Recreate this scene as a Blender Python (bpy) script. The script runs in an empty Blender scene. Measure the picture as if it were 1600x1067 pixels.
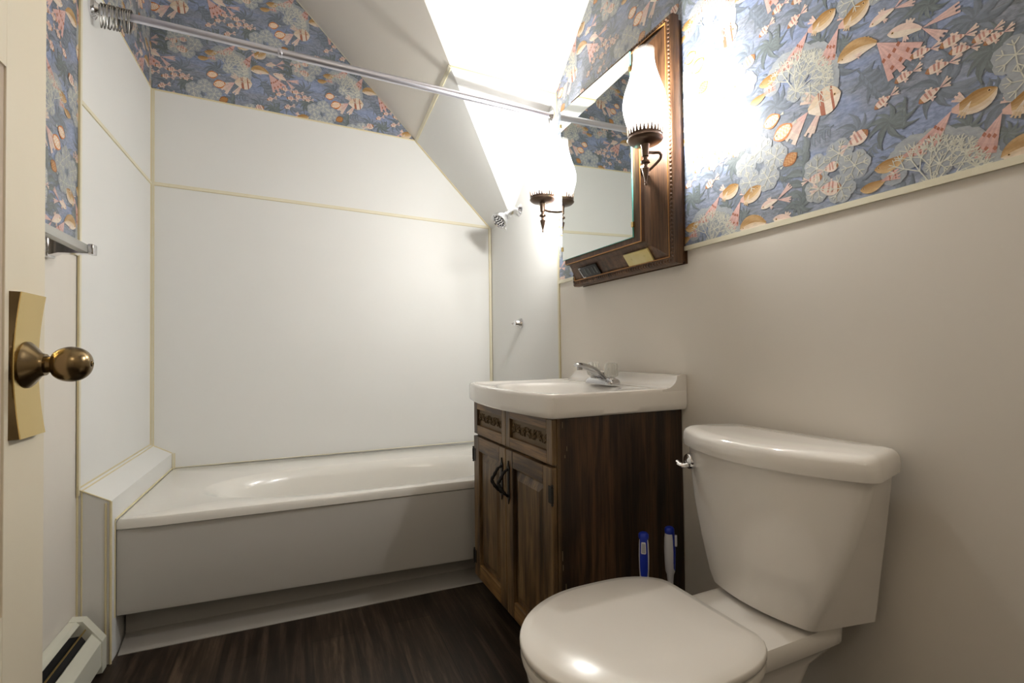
import bpy, bmesh, math, random
from mathutils import Vector, Matrix
random.seed(7)
SC = bpy.context.scene
COL = SC.collection
PI = math.pi

# ------------------------------------------------------------------ camera
cam_d = bpy.data.cameras.new('camera'); cam = bpy.data.objects.new('camera', cam_d); COL.objects.link(cam)
CAM = Vector((.5874, -2.5855, .9))
YAW, PITCH, ROLL = .4093, .02, -.0127
F = Vector((math.sin(YAW)*math.cos(PITCH), math.cos(YAW)*math.cos(PITCH), math.sin(PITCH)))
Rv = Vector((math.cos(YAW), -math.sin(YAW), 0)); Uv = Rv.cross(F)
R2 = math.cos(ROLL)*Rv + math.sin(ROLL)*Uv; U2 = -math.sin(ROLL)*Rv + math.cos(ROLL)*Uv
m = Matrix((R2, U2, -F)).transposed().to_4x4(); m.translation = CAM
cam.matrix_world = m
cam_d.sensor_width = 36; cam_d.lens = 36*771.07/1600; cam_d.clip_start = .02
SC.camera = cam

# ------------------------------------------------------------------ world, lights, exposure
w = bpy.data.worlds.new('world'); SC.world = w; w.use_nodes = True
w.node_tree.nodes['Background'].inputs[0].default_value = (.9, .88, .85, 1)
w.node_tree.nodes['Background'].inputs[1].default_value = .3
SC.view_settings.view_transform = 'Standard'; SC.view_settings.look = 'None'
SC.view_settings.gamma = 1; SC.view_settings.use_curve_mapping = False
SC.view_settings.exposure = 0.06
BULB_W = 46.0        # each sconce bulb
HALL_FILL_W = 8.5        # added fill lamp in the unseen hall behind the doorway
def point(name, loc, watt, col, r):
    l = bpy.data.lights.new(name, 'POINT'); l.energy = watt; l.color = col; l.shadow_soft_size = r
    o = bpy.data.objects.new(name, l); o.location = loc; COL.objects.link(o); return o

# ------------------------------------------------------------------ helpers
def lin(c):
    c = c/255.0
    return c/12.92 if c <= .04045 else ((c+.055)/1.055)**2.4
def rgb(r, g, b): return (lin(r), lin(g), lin(b), 1)
def mat(name, col, rough=.5, metal=0, coat=0, spec=.5, **kw):
    m = bpy.data.materials.new(name); m.use_nodes = True
    p = m.node_tree.nodes['Principled BSDF']
    p.inputs['Base Color'].default_value = col; p.inputs['Roughness'].default_value = rough
    p.inputs['Metallic'].default_value = metal; p.inputs['Coat Weight'].default_value = coat
    p.inputs['Coat Roughness'].default_value = kw.get('coat_rough', .05)
    p.inputs['Specular IOR Level'].default_value = spec
    if 'trans' in kw: p.inputs['Transmission Weight'].default_value = kw['trans']
    if 'ior' in kw: p.inputs['IOR'].default_value = kw['ior']
    return m
def nodes(m):
    t = m.node_tree; return t, t.nodes, t.links, t.nodes['Principled BSDF']
def N(t, kind, **kw):
    n = t.nodes.new(kind)
    for k, v in kw.items():
        if k in n.inputs.keys(): n.inputs[k].default_value = v
        else: setattr(n, k, v)
    return n
def ramp(t, stops, interp='LINEAR'):
    r = t.nodes.new('ShaderNodeValToRGB'); r.color_ramp.interpolation = interp
    e = r.color_ramp.elements
    while len(e) < len(stops): e.new(.5)
    for i, (p, c) in enumerate(stops): e[i].position = p; e[i].color = c
    return r
def mixc(t, fac, a, b, mode='MIX'):
    n = t.nodes.new('ShaderNodeMix'); n.data_type = 'RGBA'; n.blend_type = mode
    for s, v in ((n.inputs[0], fac), (n.inputs[6], a), (n.inputs[7], b)):
        if isinstance(v, (int, float, tuple)): s.default_value = v
        else: t.links.new(v, s)
    return n.outputs[2]
def mapped(t, scale, rot=(0, 0, 0), coord='Object'):
    c = t.nodes.new('ShaderNodeTexCoord'); mp = t.nodes.new('ShaderNodeMapping')
    mp.inputs['Scale'].default_value = scale; mp.inputs['Rotation'].default_value = rot
    t.links.new(c.outputs[coord], mp.inputs[0]); return mp.outputs[0]
def mottled(name, c1, c2, scale, rough=.5, bump=0, **kw):
    m = mat(name, c1, rough, **kw); t, ns, L, p = nodes(m)
    n = N(t, 'ShaderNodeTexNoise', Scale=scale, Detail=4.0); L.new(mapped(t, (1, 1, 1)), n.inputs['Vector'])
    L.new(mixc(t, n.outputs[0], c1, c2), p.inputs['Base Color'])
    if bump:
        n2 = N(t, 'ShaderNodeTexNoise', Scale=scale*12, Detail=3.0); L.new(mapped(t, (1, 1, 1)), n2.inputs['Vector'])
        b = N(t, 'ShaderNodeBump', Strength=bump, Distance=.002); L.new(n2.outputs[0], b.inputs['Height']); L.new(b.outputs[0], p.inputs['Normal'])
    return m
def wood(name, dark, mid, light, axis='z', scale=1.0, rough=.42):
    m = mat(name, mid, rough); t, ns, L, p = nodes(m)
    st = {'z': (1, 1, .045), 'y': (1, .045, 1), 'x': (.045, 1, 1)}[axis]
    v = mapped(t, st)
    n1 = N(t, 'ShaderNodeTexNoise', Scale=26*scale, Detail=5.0, Roughness=.65, Distortion=.25); L.new(v, n1.inputs['Vector'])
    n2 = N(t, 'ShaderNodeTexNoise', Scale=150*scale, Detail=3.0, Roughness=.7); L.new(v, n2.inputs['Vector'])
    big = N(t, 'ShaderNodeTexNoise', Scale=5*scale, Detail=2.0, Distortion=1.6); L.new(mapped(t, tuple(.25 + .75*s if s < 1 else 1 for s in st)), big.inputs['Vector'])
    wv = t.nodes.new('ShaderNodeMath'); wv.operation = 'MULTIPLY'; L.new(big.outputs[0], wv.inputs[0]); wv.inputs[1].default_value = 26
    sn = t.nodes.new('ShaderNodeMath'); sn.operation = 'SINE'; L.new(wv.outputs[0], sn.inputs[0])
    ad = t.nodes.new('ShaderNodeMath'); ad.operation = 'MULTIPLY_ADD'; L.new(sn.outputs[0], ad.inputs[0]); ad.inputs[1].default_value = .075; L.new(n1.outputs[0], ad.inputs[2])
    r = ramp(t, [(.28, dark), (.5, mid), (.72, light)]); L.new(ad.outputs[0], r.inputs[0])
    r2 = ramp(t, [(.38, (.35, .32, .3, 1)), (.52, (1, 1, 1, 1))]); L.new(n2.outputs[0], r2.inputs[0])
    L.new(mixc(t, .75, r.outputs[0], r2.outputs[0], 'MULTIPLY'), p.inputs['Base Color'])
    b = N(t, 'ShaderNodeBump', Strength=.35, Distance=.001); L.new(n2.outputs[0], b.inputs['Height']); L.new(b.outputs[0], p.inputs['Normal'])
    return m

def finish(bm, name, mats, parent=None, smooth=35, loc=None):
    bmesh.ops.recalc_face_normals(bm, faces=bm.faces)
    return link(bm, name, mats, parent, smooth)
def link(bm, name, mats, parent=None, smooth=35):
    if not isinstance(mats, (list, tuple)): mats = [mats]
    if smooth:
        a = math.radians(smooth)
        for f in bm.faces: f.smooth = True
        for e in bm.edges:
            if len(e.link_faces) == 2 and e.calc_face_angle(0) > a: e.smooth = False
    me = bpy.data.meshes.new(name); bm.to_mesh(me); bm.free()
    for mm in mats: me.materials.append(mm)
    o = bpy.data.objects.new(name, me); COL.objects.link(o)
    if parent is not None: o.parent = parent
    return o
def thing(name, label, cat, loc=(0, 0, 0), rotz=0, group=None):
    o = bpy.data.objects.new(name, None); o.empty_display_size = .05; COL.objects.link(o)
    o.location = loc; o.rotation_euler = (0, 0, rotz); return tag(o, label, cat, group)
def tag(o, label, cat, group=None):
    o['label'] = label; o['category'] = cat
    if group: o['group'] = group
    return o
def struct(o): o['kind'] = 'structure'; return o
def BM(): return bmesh.new()
def box(bm, x0, x1, y0, y1, z0, z1, bev=0, seg=2, mi=0, M=None):
    t = bmesh.new()
    bmesh.ops.create_cube(t, size=1)
    for v in t.verts: v.co = Vector((x0+(v.co.x+.5)*(x1-x0), y0+(v.co.y+.5)*(y1-y0), z0+(v.co.z+.5)*(z1-z0)))
    if bev: bmesh.ops.bevel(t, geom=t.edges[:], offset=bev, segments=seg, profile=.5, affect='EDGES')
    merge(bm, t, mi, M)
def merge(bm, t, mi=0, M=None):
    bmesh.ops.recalc_face_normals(t, faces=t.faces)
    vs = [bm.verts.new((M @ v.co) if M else v.co) for v in t.verts]
    t.verts.index_update()
    for f in t.faces:
        try: nf = bm.faces.new([vs[v.index] for v in f.verts]); nf.material_index = mi
        except ValueError: pass
    t.free()
def loft(bm, loops, closed=True, cap0=True, cap1=True, mi=0):
    t = bmesh.new(); R = [[t.verts.new(p) for p in l] for l in loops]; n = len(R[0])
    for a, b in zip(R[:-1], R[1:]):
        for i in range(n if closed else n-1):
            j = (i+1) % n
            t.faces.new((a[i], a[j], b[j], b[i]))
    if cap0: t.faces.new(list(reversed(R[0])))
    if cap1: t.faces.new(R[-1])
    merge(bm, t, mi)
def frame_of(d):
    d = Vector(d).normalized(); a = Vector((0, 0, 1)) if abs(d.z) < .9 else Vector((1, 0, 0))
    u = d.cross(a).normalized(); return d, u, d.cross(u).normalized()
def lathe(bm, prof, o, d, seg=32, mi=0, cap0=True, cap1=True):
    d, u, v = frame_of(d); o = Vector(o)
    loops = [[o + d*h + (u*math.cos(2*PI*i/seg)+v*math.sin(2*PI*i/seg))*max(r, 1e-5) for i in range(seg)] for r, h in prof]
    loft(bm, loops, True, cap0, cap1, mi)
def tube(bm, pts, r, seg=12, mi=0, closed=False, cap=True):
    pts = [Vector(p) for p in pts]; n = len(pts)
    rs = r if isinstance(r, (list, tuple)) else [r]*n
    tn = []
    for i in range(n):
        if closed: a, b = pts[i-1], pts[(i+1) % n]
        else: a, b = pts[max(i-1, 0)], pts[min(i+1, n-1)]
        tn.append((b-a).normalized())
    d, u, v = frame_of(tn[0]); loops = []
    for i in range(n):
        u = (u - tn[i]*u.dot(tn[i])).normalized(); v = tn[i].cross(u)
        loops.append([pts[i] + (u*math.cos(2*PI*k/seg)+v*math.sin(2*PI*k/seg))*rs[i] for k in range(seg)])
    if closed: loops.append(loops[0])
    loft(bm, loops, True, cap and not closed, cap and not closed, mi)
def spline(pts, k=8):
    P = [Vector(p) for p in pts]; P = [2*P[0]-P[1]] + P + [2*P[-1]-P[-2]]; out = []
    for i in range(1, len(P)-2):
        for s in range(k):
            t = s/k
            out.append(.5*((2*P[i]) + (P[i+1]-P[i-1])*t + (2*P[i-1]-5*P[i]+4*P[i+1]-P[i+2])*t*t + (3*P[i]-P[i-1]-3*P[i+1]+P[i+2])*t**3))
    out.append(P[-2]); return out
def fillet(pts, rad, n=6):
    out = []; m = len(pts)
    rad = rad if isinstance(rad, (list, tuple)) else [rad]*m
    for i in range(m):
        p = Vector(pts[i]); a = Vector(pts[i-1])-p; b = Vector(pts[(i+1) % m])-p
        r = min(rad[i], a.length*.49, b.length*.49)
        p0, p2 = p + a.normalized()*r, p + b.normalized()*r
        for k in range(n+1):
            t = k/n; out.append((1-t)**2*p0 + 2*t*(1-t)*p + t*t*p2)
    return out
def prism(bm, pts, d, mi=0, bev=0):
    d = Vector(d); t = bmesh.new()
    a = [t.verts.new(p) for p in pts]; b = [t.verts.new(Vector(p)+d) for p in pts]; n = len(a)
    t.faces.new(list(reversed(a))); t.faces.new(b)
    for i in range(n): t.faces.new((a[i], a[(i+1) % n], b[(i+1) % n], b[i]))
    if bev: bmesh.ops.bevel(t, geom=t.edges[:], offset=bev, segments=2, profile=.5, affect='EDGES')
    merge(bm, t, mi)

TH = .0166; WX = 1.594
def RW(x, s, z):      # along the right wall: x out of the wall (negative = into the room), s = distance from the back wall
    y = -s
    return Vector((WX + x*math.cos(TH) - y*math.sin(TH), x*math.sin(TH) + y*math.cos(TH), z))
def rthing(name, label, cat, s, group=None, x=0, z=0):
    return thing(name, label, cat, RW(x, s, z), TH, group)

# ------------------------------------------------------------------ materials
M_panel = mottled('white_laminate', rgb(228, 228, 226), rgb(222, 222, 219), 3, .5, spec=.35)
M_wain = mottled('cream_wall_board', rgb(223, 217, 208), rgb(217, 211, 201), 3, .42, .05)
M_caulk = mottled('yellowed_caulk', rgb(212, 197, 150), rgb(220, 210, 178), 30, .5)
M_batten = mottled('batten_white', rgb(224, 219, 200), rgb(216, 209, 182), 25, .4)
M_ceil = mottled('ceiling_paint', rgb(240, 235, 227), rgb(235, 230, 221), 3, .55, .1)
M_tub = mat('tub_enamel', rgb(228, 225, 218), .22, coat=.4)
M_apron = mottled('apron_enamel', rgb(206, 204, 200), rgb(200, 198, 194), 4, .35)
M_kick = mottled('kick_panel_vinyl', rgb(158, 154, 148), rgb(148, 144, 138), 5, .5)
M_porc = mat('porcelain', rgb(234, 230, 224), .09, coat=.6)
M_seat = mat('seat_plastic', rgb(224, 219, 211), .2, coat=.15)
M_chrome = mat('chrome', (.75, .75, .77, 1), .12, 1)
M_faucet = mat('dull_chrome', (.50, .50, .51, 1), .1, 1)
M_alu = mat('brushed_aluminium', (.66, .66, .74, 1), .32, 1)
M_wire = mat('dark_chrome_wire', (.35, .34, .32, 1), .25, 1)
M_brass = mottled('polished_brass', (.62, .46, .18, 1), (.70, .54, .24, 1), 12, .22, metal=1)
M_antique = mat('antique_brass', (.23, .165, .085, 1), .24, 1)
M_bronze = mat('dark_bronze', (.14, .095, .07, 1), .3, .9)
M_black = mat('black_iron', rgb(24, 21, 19), .5, .3)
M_doorp = mottled('cream_door_paint', rgb(216, 207, 186), rgb(211, 201, 178), 6, .45, .08)
M_doorr = mottled('door_recess_paint', rgb(228, 214, 200), rgb(222, 208, 192), 6, .5)
M_heat = mottled('heater_enamel', rgb(214, 214, 200), rgb(205, 205, 190), 8, .4)
M_dark = mat('dark_void', rgb(18, 17, 16), .8)
M_gold = mat('gold_line', rgb(180, 130, 70), .4, .3)
M_mirror = mat('mirror_silver', (.86, .9, .88, 1), .01, 1)
M_gedge = mat('glass_edge', rgb(120, 200, 190), .15)
M_blue = mat('blue_rubber', rgb(20, 48, 170), .4)
M_whitep = mat('white_plastic', rgb(222, 222, 228), .3)
M_yell = mottled('yellowed_plastic', rgb(232, 224, 180), rgb(214, 190, 90), 14, .4)
M_blackp = mat('black_plastic', rgb(30, 30, 32), .35)
M_clear = mat('clear_acrylic', (.86, .85, .80, 1), .08, trans=.72, ior=1.49)
M_clearbar = mat('frosted_acrylic_bar', rgb(205, 205, 200), .25, trans=.35, ior=1.4)
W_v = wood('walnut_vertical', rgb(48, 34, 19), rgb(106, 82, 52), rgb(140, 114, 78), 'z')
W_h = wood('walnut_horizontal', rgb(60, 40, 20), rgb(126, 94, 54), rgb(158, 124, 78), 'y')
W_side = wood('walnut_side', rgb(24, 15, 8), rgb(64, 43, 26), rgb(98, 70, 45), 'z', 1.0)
W_cab = wood('cabinet_walnut_v', rgb(58, 38, 23), rgb(92, 64, 42), rgb(116, 84, 56), 'z', 1.3)
W_cabh = wood('cabinet_walnut_h', rgb(54, 32, 18), rgb(98, 62, 36), rgb(126, 84, 50), 'y', 1.3)
M_carve = mat('carved_relief', rgb(104, 84, 54), .55)
M_lamp = bpy.data.materials.new('frosted_chimney_glass'); M_lamp.use_nodes = True
_t = M_lamp.node_tree; _t.nodes.clear()
_o = _t.nodes.new('ShaderNodeOutputMaterial'); _tl = N(_t, 'ShaderNodeBsdfTranslucent', Color=(.95, .93, .9, 1))
_tr = N(_t, 'ShaderNodeBsdfTransparent', Color=(1, .99, .97, 1)); _mx = N(_t, 'ShaderNodeMixShader'); _mx.inputs[0].default_value = .2
_gl = N(_t, 'ShaderNodeBsdfGlossy', Color=(1, 1, 1, 1), Roughness=.15); _m2 = N(_t, 'ShaderNodeMixShader'); _m2.inputs[0].default_value = .06
_t.links.new(_tr.outputs[0], _mx.inputs[1]); _t.links.new(_tl.outputs[0], _mx.inputs[2])
_t.links.new(_mx.outputs[0], _m2.inputs[1]); _t.links.new(_gl.outputs[0], _m2.inputs[2]); _t.links.new(_m2.outputs[0], _o.inputs[0])
def emis(name, col, s):
    m = bpy.data.materials.new(name); m.use_nodes = True; t = m.node_tree; t.nodes.clear()
    o = t.nodes.new('ShaderNodeOutputMaterial'); e = N(t, 'ShaderNodeEmission', Color=col, Strength=s); t.links.new(e.outputs[0], o.inputs[0]); return m
M_bulb = emis('bulb_glow', (1, .93, .82, 1), 40)
M_fill_globe = emis('fill_globe_glow', (1, .9, .75, 1), 4)  # glow for the globe of the added hall fill lamp

# wallpaper: painted water background, motifs come from a face colour layer (alpha = motif)
M_wall = mat('fish_wallpaper', rgb(120, 130, 165), .27, spec=.5); t, ns, L, p = nodes(M_wall)
at = t.nodes.new('ShaderNodeAttribute'); at.attribute_name = 'motif'
v = mapped(t, (1, 1, 2.6), (.25, .0, 0), 'Object')
n1 = N(t, 'ShaderNodeTexNoise', Scale=5.5, Detail=3.0, Distortion=.6); L.new(v, n1.inputs['Vector'])
n2 = N(t, 'ShaderNodeTexNoise', Scale=34.0, Detail=5.0, Roughness=.7, Distortion=.5); L.new(mapped(t, (1, 1, 4), (.35, 0, 0)), n2.inputs['Vector'])
n3 = N(t, 'ShaderNodeTexNoise', Scale=90.0, Detail=4.0, Roughness=.7); L.new(mapped(t, (1, 1, 2), (.35, 0, 0)), n3.inputs['Vector'])
r1 = ramp(t, [(.36, rgb(130, 135, 138)), (.48, rgb(138, 146, 160)), (.58, rgb(136, 152, 188)), (.72, rgb(150, 166, 202))]); L.new(n1.outputs[0], r1.inputs[0])
r2 = ramp(t, [(.35, rgb(106, 113, 120)), (.5, rgb(136, 143, 162)), (.66, rgb(160, 164, 190))]); L.new(n2.outputs[0], r2.inputs[0])
bg = mixc(t, .45, r1.outputs[0], r2.outputs[0])
r3 = ramp(t, [(.3, (.72, .72, .72, 1)), (.62, (1.12, 1.12, 1.12, 1))]); L.new(n3.outputs[0], r3.inputs[0])
bg = mixc(t, 1.0, bg, r3.outputs[0], 'MULTIPLY')
mo = mixc(t, .5, at.outputs['Color'], r3.outputs[0], 'MULTIPLY')
L.new(mixc(t, at.outputs['Alpha'], bg, mo), p.inputs['Base Color'])

# dark plank vinyl floor
M_floor = mat('dark_plank_vinyl', rgb(44, 34, 28), .42); t, ns, L, p = nodes(M_floor)
vv = mapped(t, (1, 1, 1), (0, 0, PI/2))
bk = N(t, 'ShaderNodeTexBrick', Scale=1.0); L.new(vv, bk.inputs['Vector'])
bk.inputs['Brick Width'].default_value = .9; bk.inputs['Row Height'].default_value = .125; bk.inputs['Mortar Size'].default_value = .0016
bk.inputs['Color1'].default_value = (.55, .5, .5, 1); bk.inputs['Color2'].default_value = (1.25, 1.2, 1.15, 1); bk.inputs['Mortar'].default_value = (.35, .35, .35, 1)
g = N(t, 'ShaderNodeTexNoise', Scale=40.0, Detail=6.0, Roughness=.7, Distortion=.3); L.new(mapped(t, (1, .06, 1)), g.inputs['Vector'])
rr = ramp(t, [(.3, rgb(20, 15, 11)), (.5, rgb(50, 40, 31)), (.72, rgb(100, 84, 70))]); L.new(g.outputs[0], rr.inputs[0])
L.new(mixc(t, 1.0, rr.outputs[0], bk.outputs[0], 'MULTIPLY'), p.inputs['Base Color'])
bb = N(t, 'ShaderNodeBump', Strength=.3, Distance=.001); L.new(g.outputs[0], bb.inputs['Height']); L.new(bb.outputs[0], p.inputs['Normal'])

# ------------------------------------------------------------------ wallpaper motifs (s to the right, z up, in metres)
CELL = [
('gold', (1.67, 1.318), (1.609, 1.307), (1.586, 1.277)),
('gold', (1.735, 1.295), (1.675, 1.275), (1.652, 1.227)),
('white', (1.734, 1.239), (1.778, 1.248), (1.823, 1.26)),
('bigw', (2.018, 1.497), (2.074, 1.476), (2.108, 1.458)),
('round', (1.746, 1.434), (1.789, 1.443)),
('round', (1.772, 1.392), (1.819, 1.409)),
('brown', (1.83, 1.34), (1.796, 1.322)),
('str', (1.979, 1.33), (1.941, 1.314), (1.903, 1.325)),
('str', (1.921, 1.284), (1.89, 1.28), (1.87, 1.292)),
('str', (1.886, 1.268), (1.855, 1.269), (1.839, 1.271)),
('str', (1.925, 1.235), (1.881, 1.242), (1.857, 1.246)),
('angel', (1.929, 1.43), (1.858, 1.421), (1.837, 1.405)),
('sch', (2.099, 1.425), (2.135, 1.427), (2.145, 1.435)),
('sch', (2.112, 1.408), (2.142, 1.402), (2.151, 1.395)),
('sch', (2.054, 1.432), (2.086, 1.431), (2.097, 1.429)),
('sch', (2.077, 1.391), (2.112, 1.392), (2.122, 1.393)),
('sch', (2.028, 1.398), (2.058, 1.405), (2.069, 1.409)),
('sch', (1.992, 1.364), (2.02, 1.378), (2.027, 1.386)),
('sch', (2.066, 1.341), (2.098, 1.355), (2.111, 1.363)),
('sch', (2.144, 1.408), (2.172, 1.413), (2.194, 1.42)),
('sch', (2.159, 1.395), (2.185, 1.402), (2.207, 1.406)),
('big', (1.924, 1.494), (1.999, 1.493), (2.035, 1.444)),
('dot', (1.989, 1.246), (2.045, 1.256), (2.072, 1.256)),
('dot', (1.962, 1.214), (2.008, 1.221), (2.041, 1.223)),
('coral', (2.083, 1.187), (2.121, 1.247)),
('coral', (1.91, 1.267), (1.96, 1.269)),
('coral', (1.733, 1.342), (1.783, 1.353)),
('coral', (1.862, 1.491), (1.883, 1.524)),
('burst', (2.134, 1.269), (2.152, 1.255)),
('burst', (2.186, 1.239), (2.202, 1.232)),
('burst', (2.165, 1.375), (2.184, 1.359)),
('burst', (2.017, 1.329), (2.041, 1.312)),
('burst', (1.664, 1.38), (1.688, 1.365)),
('stem', (1.838, 1.196), (1.845, 1.351)),
('stem', (1.808, 1.289), (1.775, 1.303)),
('burst', (2.085, 1.511), (2.096, 1.494)),
('stem', (2.04, 1.305), (2.042, 1.359)),
]
def L3(r, g, b, k=1.0): return (lin(r)*k, lin(g)*k, lin(b)*k)
OCH, TAN, CRM = L3(158, 118, 66), L3(200, 168, 124), L3(222, 208, 192)
PNK, RED, WHT = L3(216, 178, 172), L3(164, 106, 86), L3(206, 205, 192)
LEAF, LEAF2, PALE = L3(86, 94, 98), L3(100, 110, 112), L3(140, 148, 162)
SH = [0]
class Shapes(list):
    def append(self, t): list.append(self, (t[0], t[1], (t[2], SH[0])))
def lerp(a, b, t): return tuple(x+(y-x)*t for x, y in zip(a, b))
def ribbon(out, pts, wid, colf, nv=4, lay=1):
    n = len(pts); rows = []; SH[0] += 1
    for i in range(n):
        a = pts[max(i-1, 0)]; b = pts[min(i+1, n-1)]
        dx, dy = b[0]-a[0], b[1]-a[1]; l = math.hypot(dx, dy) or 1; nx, ny = -dy/l, dx/l
        rows.append([(pts[i][0]+nx*wid[i]*(2*j/nv-1), pts[i][1]+ny*wid[i]*(2*j/nv-1)) for j in range(nv+1)])
    for i in range(n-1):
        for j in range(nv):
            out.append(([rows[i][j], rows[i+1][j], rows[i+1][j+1], rows[i][j+1]], colf((i+.5)/(n-1), (j+.5)/nv*2-1), lay))
def interp(a, b, t): return (a[0]+(b[0]-a[0])*t, a[1]+(b[1]-a[1])*t)
def body(out, hd, tb, W, colf, bend=0, n=12, nv=6, lay=4, pw=.75):
    up = 1 if hd[0] < tb[0] else -1        # dorsal side keeps upward
    dx, dy = tb[0]-hd[0], tb[1]-hd[1]
    pts = [(hd[0]+dx*i/n - dy*bend*math.sin(PI*i/n), hd[1]+dy*i/n + dx*bend*math.sin(PI*i/n)) for i in range(n+1)]
    wid = [W*max(.03, math.sin(PI*min(1, (i/n)**pw*.92+.02))) for i in range(n+1)]
    ribbon(out, pts, wid, lambda u, v: colf(u, v*up), nv, lay)
def fan(out, p, ang, spread, r, col, tipc, n=7, lay=3, dots=None):
    SH[0] += 1
    for i in range(n):
        a0 = ang + spread*(i/n-.5); a1 = ang + spread*((i+1)/n-.5); k = 3
        for j in range(k):
            r0, r1 = r*j/k, r*(j+1)/k*(1-.12*(i % 2)*(j == k-1))
            q = [(p[0]+math.cos(a)*rr, p[1]+math.sin(a)*rr) for a, rr in ((a0, r0+1e-4), (a0, r1), (a1, r1), (a1, r0+1e-4))]
            c = lerp(col, tipc, j/k)
            if (i % 2): c = tuple(x*.88 for x in c)
            if dots and j and (i+j) % 2:
                out.append((q, c, lay)); m = interp(interp(q[0], q[1], .5), interp(q[2], q[3], .5), .5); d = r*.045
                out.append(([(m[0]-d, m[1]), (m[0], m[1]-d*1.4), (m[0]+d, m[1]), (m[0], m[1]+d*1.4)], dots, lay+1)); continue
            out.append((q, c, lay))
def eye(out, hd, tb, f, off, r, lay=6):
    SH[0] += 1
    up = 1 if hd[0] < tb[0] else -1; p = interp(hd, tb, f); l = math.hypot(tb[0]-hd[0], tb[1]-hd[1]); nx, ny = -(tb[1]-hd[1])/l*up, (tb[0]-hd[0])/l*up
    p = (p[0]+nx*off, p[1]+ny*off)
    for rr, c, ly in ((r*1.5, TAN, lay), (r*.8, L3(50, 32, 20), lay+1)):
        out.append(([(p[0]+rr*math.cos(a*PI/3), p[1]+rr*math.sin(a*PI/3)) for a in range(6)], c, ly))
def motif(out, it, rnd):
    k = it[0]
    if k in ('gold', 'white', 'bigw', 'big', 'dot', 'str', 'sch', 'angel'):
        hd, tb, tt = it[1], it[2], it[3]; l = math.hypot(tb[0]-hd[0], tb[1]-hd[1]); ta = math.atan2(tt[1]-tb[1], tt[0]-tb[0]); tl = math.hypot(tt[0]-tb[0], tt[1]-tb[1])
        ba = math.atan2(tb[1]-hd[1], tb[0]-hd[0]); up = 1 if hd[0] < tb[0] else -1
    if k == 'gold':
        fan(out, tb, ta, .62, max(tl, .045)*1.35, PNK, lerp(PNK, RED, .35), 6, 3, RED)
        fan(out, interp(hd, tb, .62), ba+up*(.95), .7, l*.42, CRM, PNK, 5, 2)
        fan(out, interp(hd, tb, .55), ba-up*(.8), .5, l*.45, CRM, TAN, 5, 5)
        body(out, hd, tb, l*.30, lambda u, v: lerp(lerp(OCH, TAN, min(1, max(0, .75-v))), CRM if v < -.3 else TAN, max(0, -v)) if u < .8 else lerp(TAN, PNK, .8), .1)
        eye(out, hd, tb, .16, l*.03, l*.03)
    elif k == 'big':
        fan(out, tb, ta, .85, max(tl, .06)*1.45, PNK, lerp(PNK, RED, .25), 7, 3, RED)
        fan(out, interp(hd, tb, .6), ba+up*1.0, .9, l*.35, TAN, CRM, 6, 2)
        body(out, hd, tb, l*.27, lambda u, v: lerp(OCH, TAN, .5+.5*math.sin(9*u+5*v)*.4) if v > .1 else lerp(TAN, CRM, min(1, .3-v)), .12, 16, 8)
        fan(out, interp(hd, tb, .38), ba-up*.5, .6, l*.26, CRM, PNK, 5, 5)
        eye(out, hd, tb, .13, l*.02, l*.02)
    elif k in ('white', 'bigw'):
        fan(out, tb, ba+.42, .36, l*.95, PNK, lerp(PNK, WHT, .3), 5, 3); fan(out, tb, ba-.45, .4, l*.8, PNK, lerp(PNK, WHT, .3), 5, 3)
        fan(out, interp(hd, tb, .55), ba+up*1.5, .8, l*.36, PNK, CRM, 5, 2); fan(out, interp(hd, tb, .5), ba-up*1.1, .6, l*.33, CRM, PNK, 5, 3)
        body(out, hd, tb, l*.2, lambda u, v: OCH if .2 < v < .5 else (lerp(PNK, CRM, .5) if v > 0 else CRM), .05)
        eye(out, hd, tb, .15, l*.02, l*.03)
    elif k == 'dot':
        fan(out, interp(hd, tb, .8), ta+.15, .7, l*.75, lerp(PNK, RED, .35), PNK, 8, 5, RED)
        body(out, hd, tb, l*.22, lambda u, v: lerp(OCH, TAN, max(0, min(1, .5-v*.6))), -.08); eye(out, hd, tb, .14, 0, l*.03)
    elif k == 'angel':
        c = interp(hd, tb, .5)
        fan(out, tb, ta, .9, max(tl, .05)*1.4, PNK, CRM, 5, 2); fan(out, c, ba-up*.9, .35, l*1.0, PNK, CRM, 4, 3); fan(out, c, ba+up*.7, .5, l*.8, lerp(PNK, RED, .35), CRM, 5, 3)
        body(out, hd, tb, l*.42, lambda u, v: RED if (.2 < u < .3 or .52 < u < .66) else (lerp(CRM, TAN, .4) if v > .1 else CRM), 0, 14, 6); eye(out, hd, tb, .17, l*.05, l*.03)
    elif k in ('str', 'sch'):
        wv = .34 if k == 'str' else .24
        fan(out, tb, ba+.3, .5, l*.55, PNK, CRM, 3, 3); fan(out, tb, ba-.45, .5, l*.48, PNK, CRM, 3, 3)
        fan(out, interp(hd, tb, .5), ba+up*1.2, .9, l*.42, PNK, CRM, 3, 2); fan(out, interp(hd, tb, .45), ba-up*1.1, .7, l*.38, CRM, PNK, 3, 3)
        body(out, hd, tb, l*wv, lambda u, v: lerp(RED, OCH, .4) if u < .16 else (lerp(RED, PNK, .35) if (int(u*9) % 2 and v > -.5) else lerp(PNK, CRM, .4 if v > 0 else .8)), .04, 11, 5)
        eye(out, hd, tb, .13, l*.03, l*.03)
    elif k in ('round', 'brown'):
        a, b = it[1], it[2]; l = math.hypot(b[0]-a[0], b[1]-a[1])
        g = [L3(200, 120, 60), L3(226, 190, 150), L3(232, 214, 200)] if k == 'round' else [L3(150, 96, 50), L3(168, 112, 62), L3(186, 140, 90)]
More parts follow.
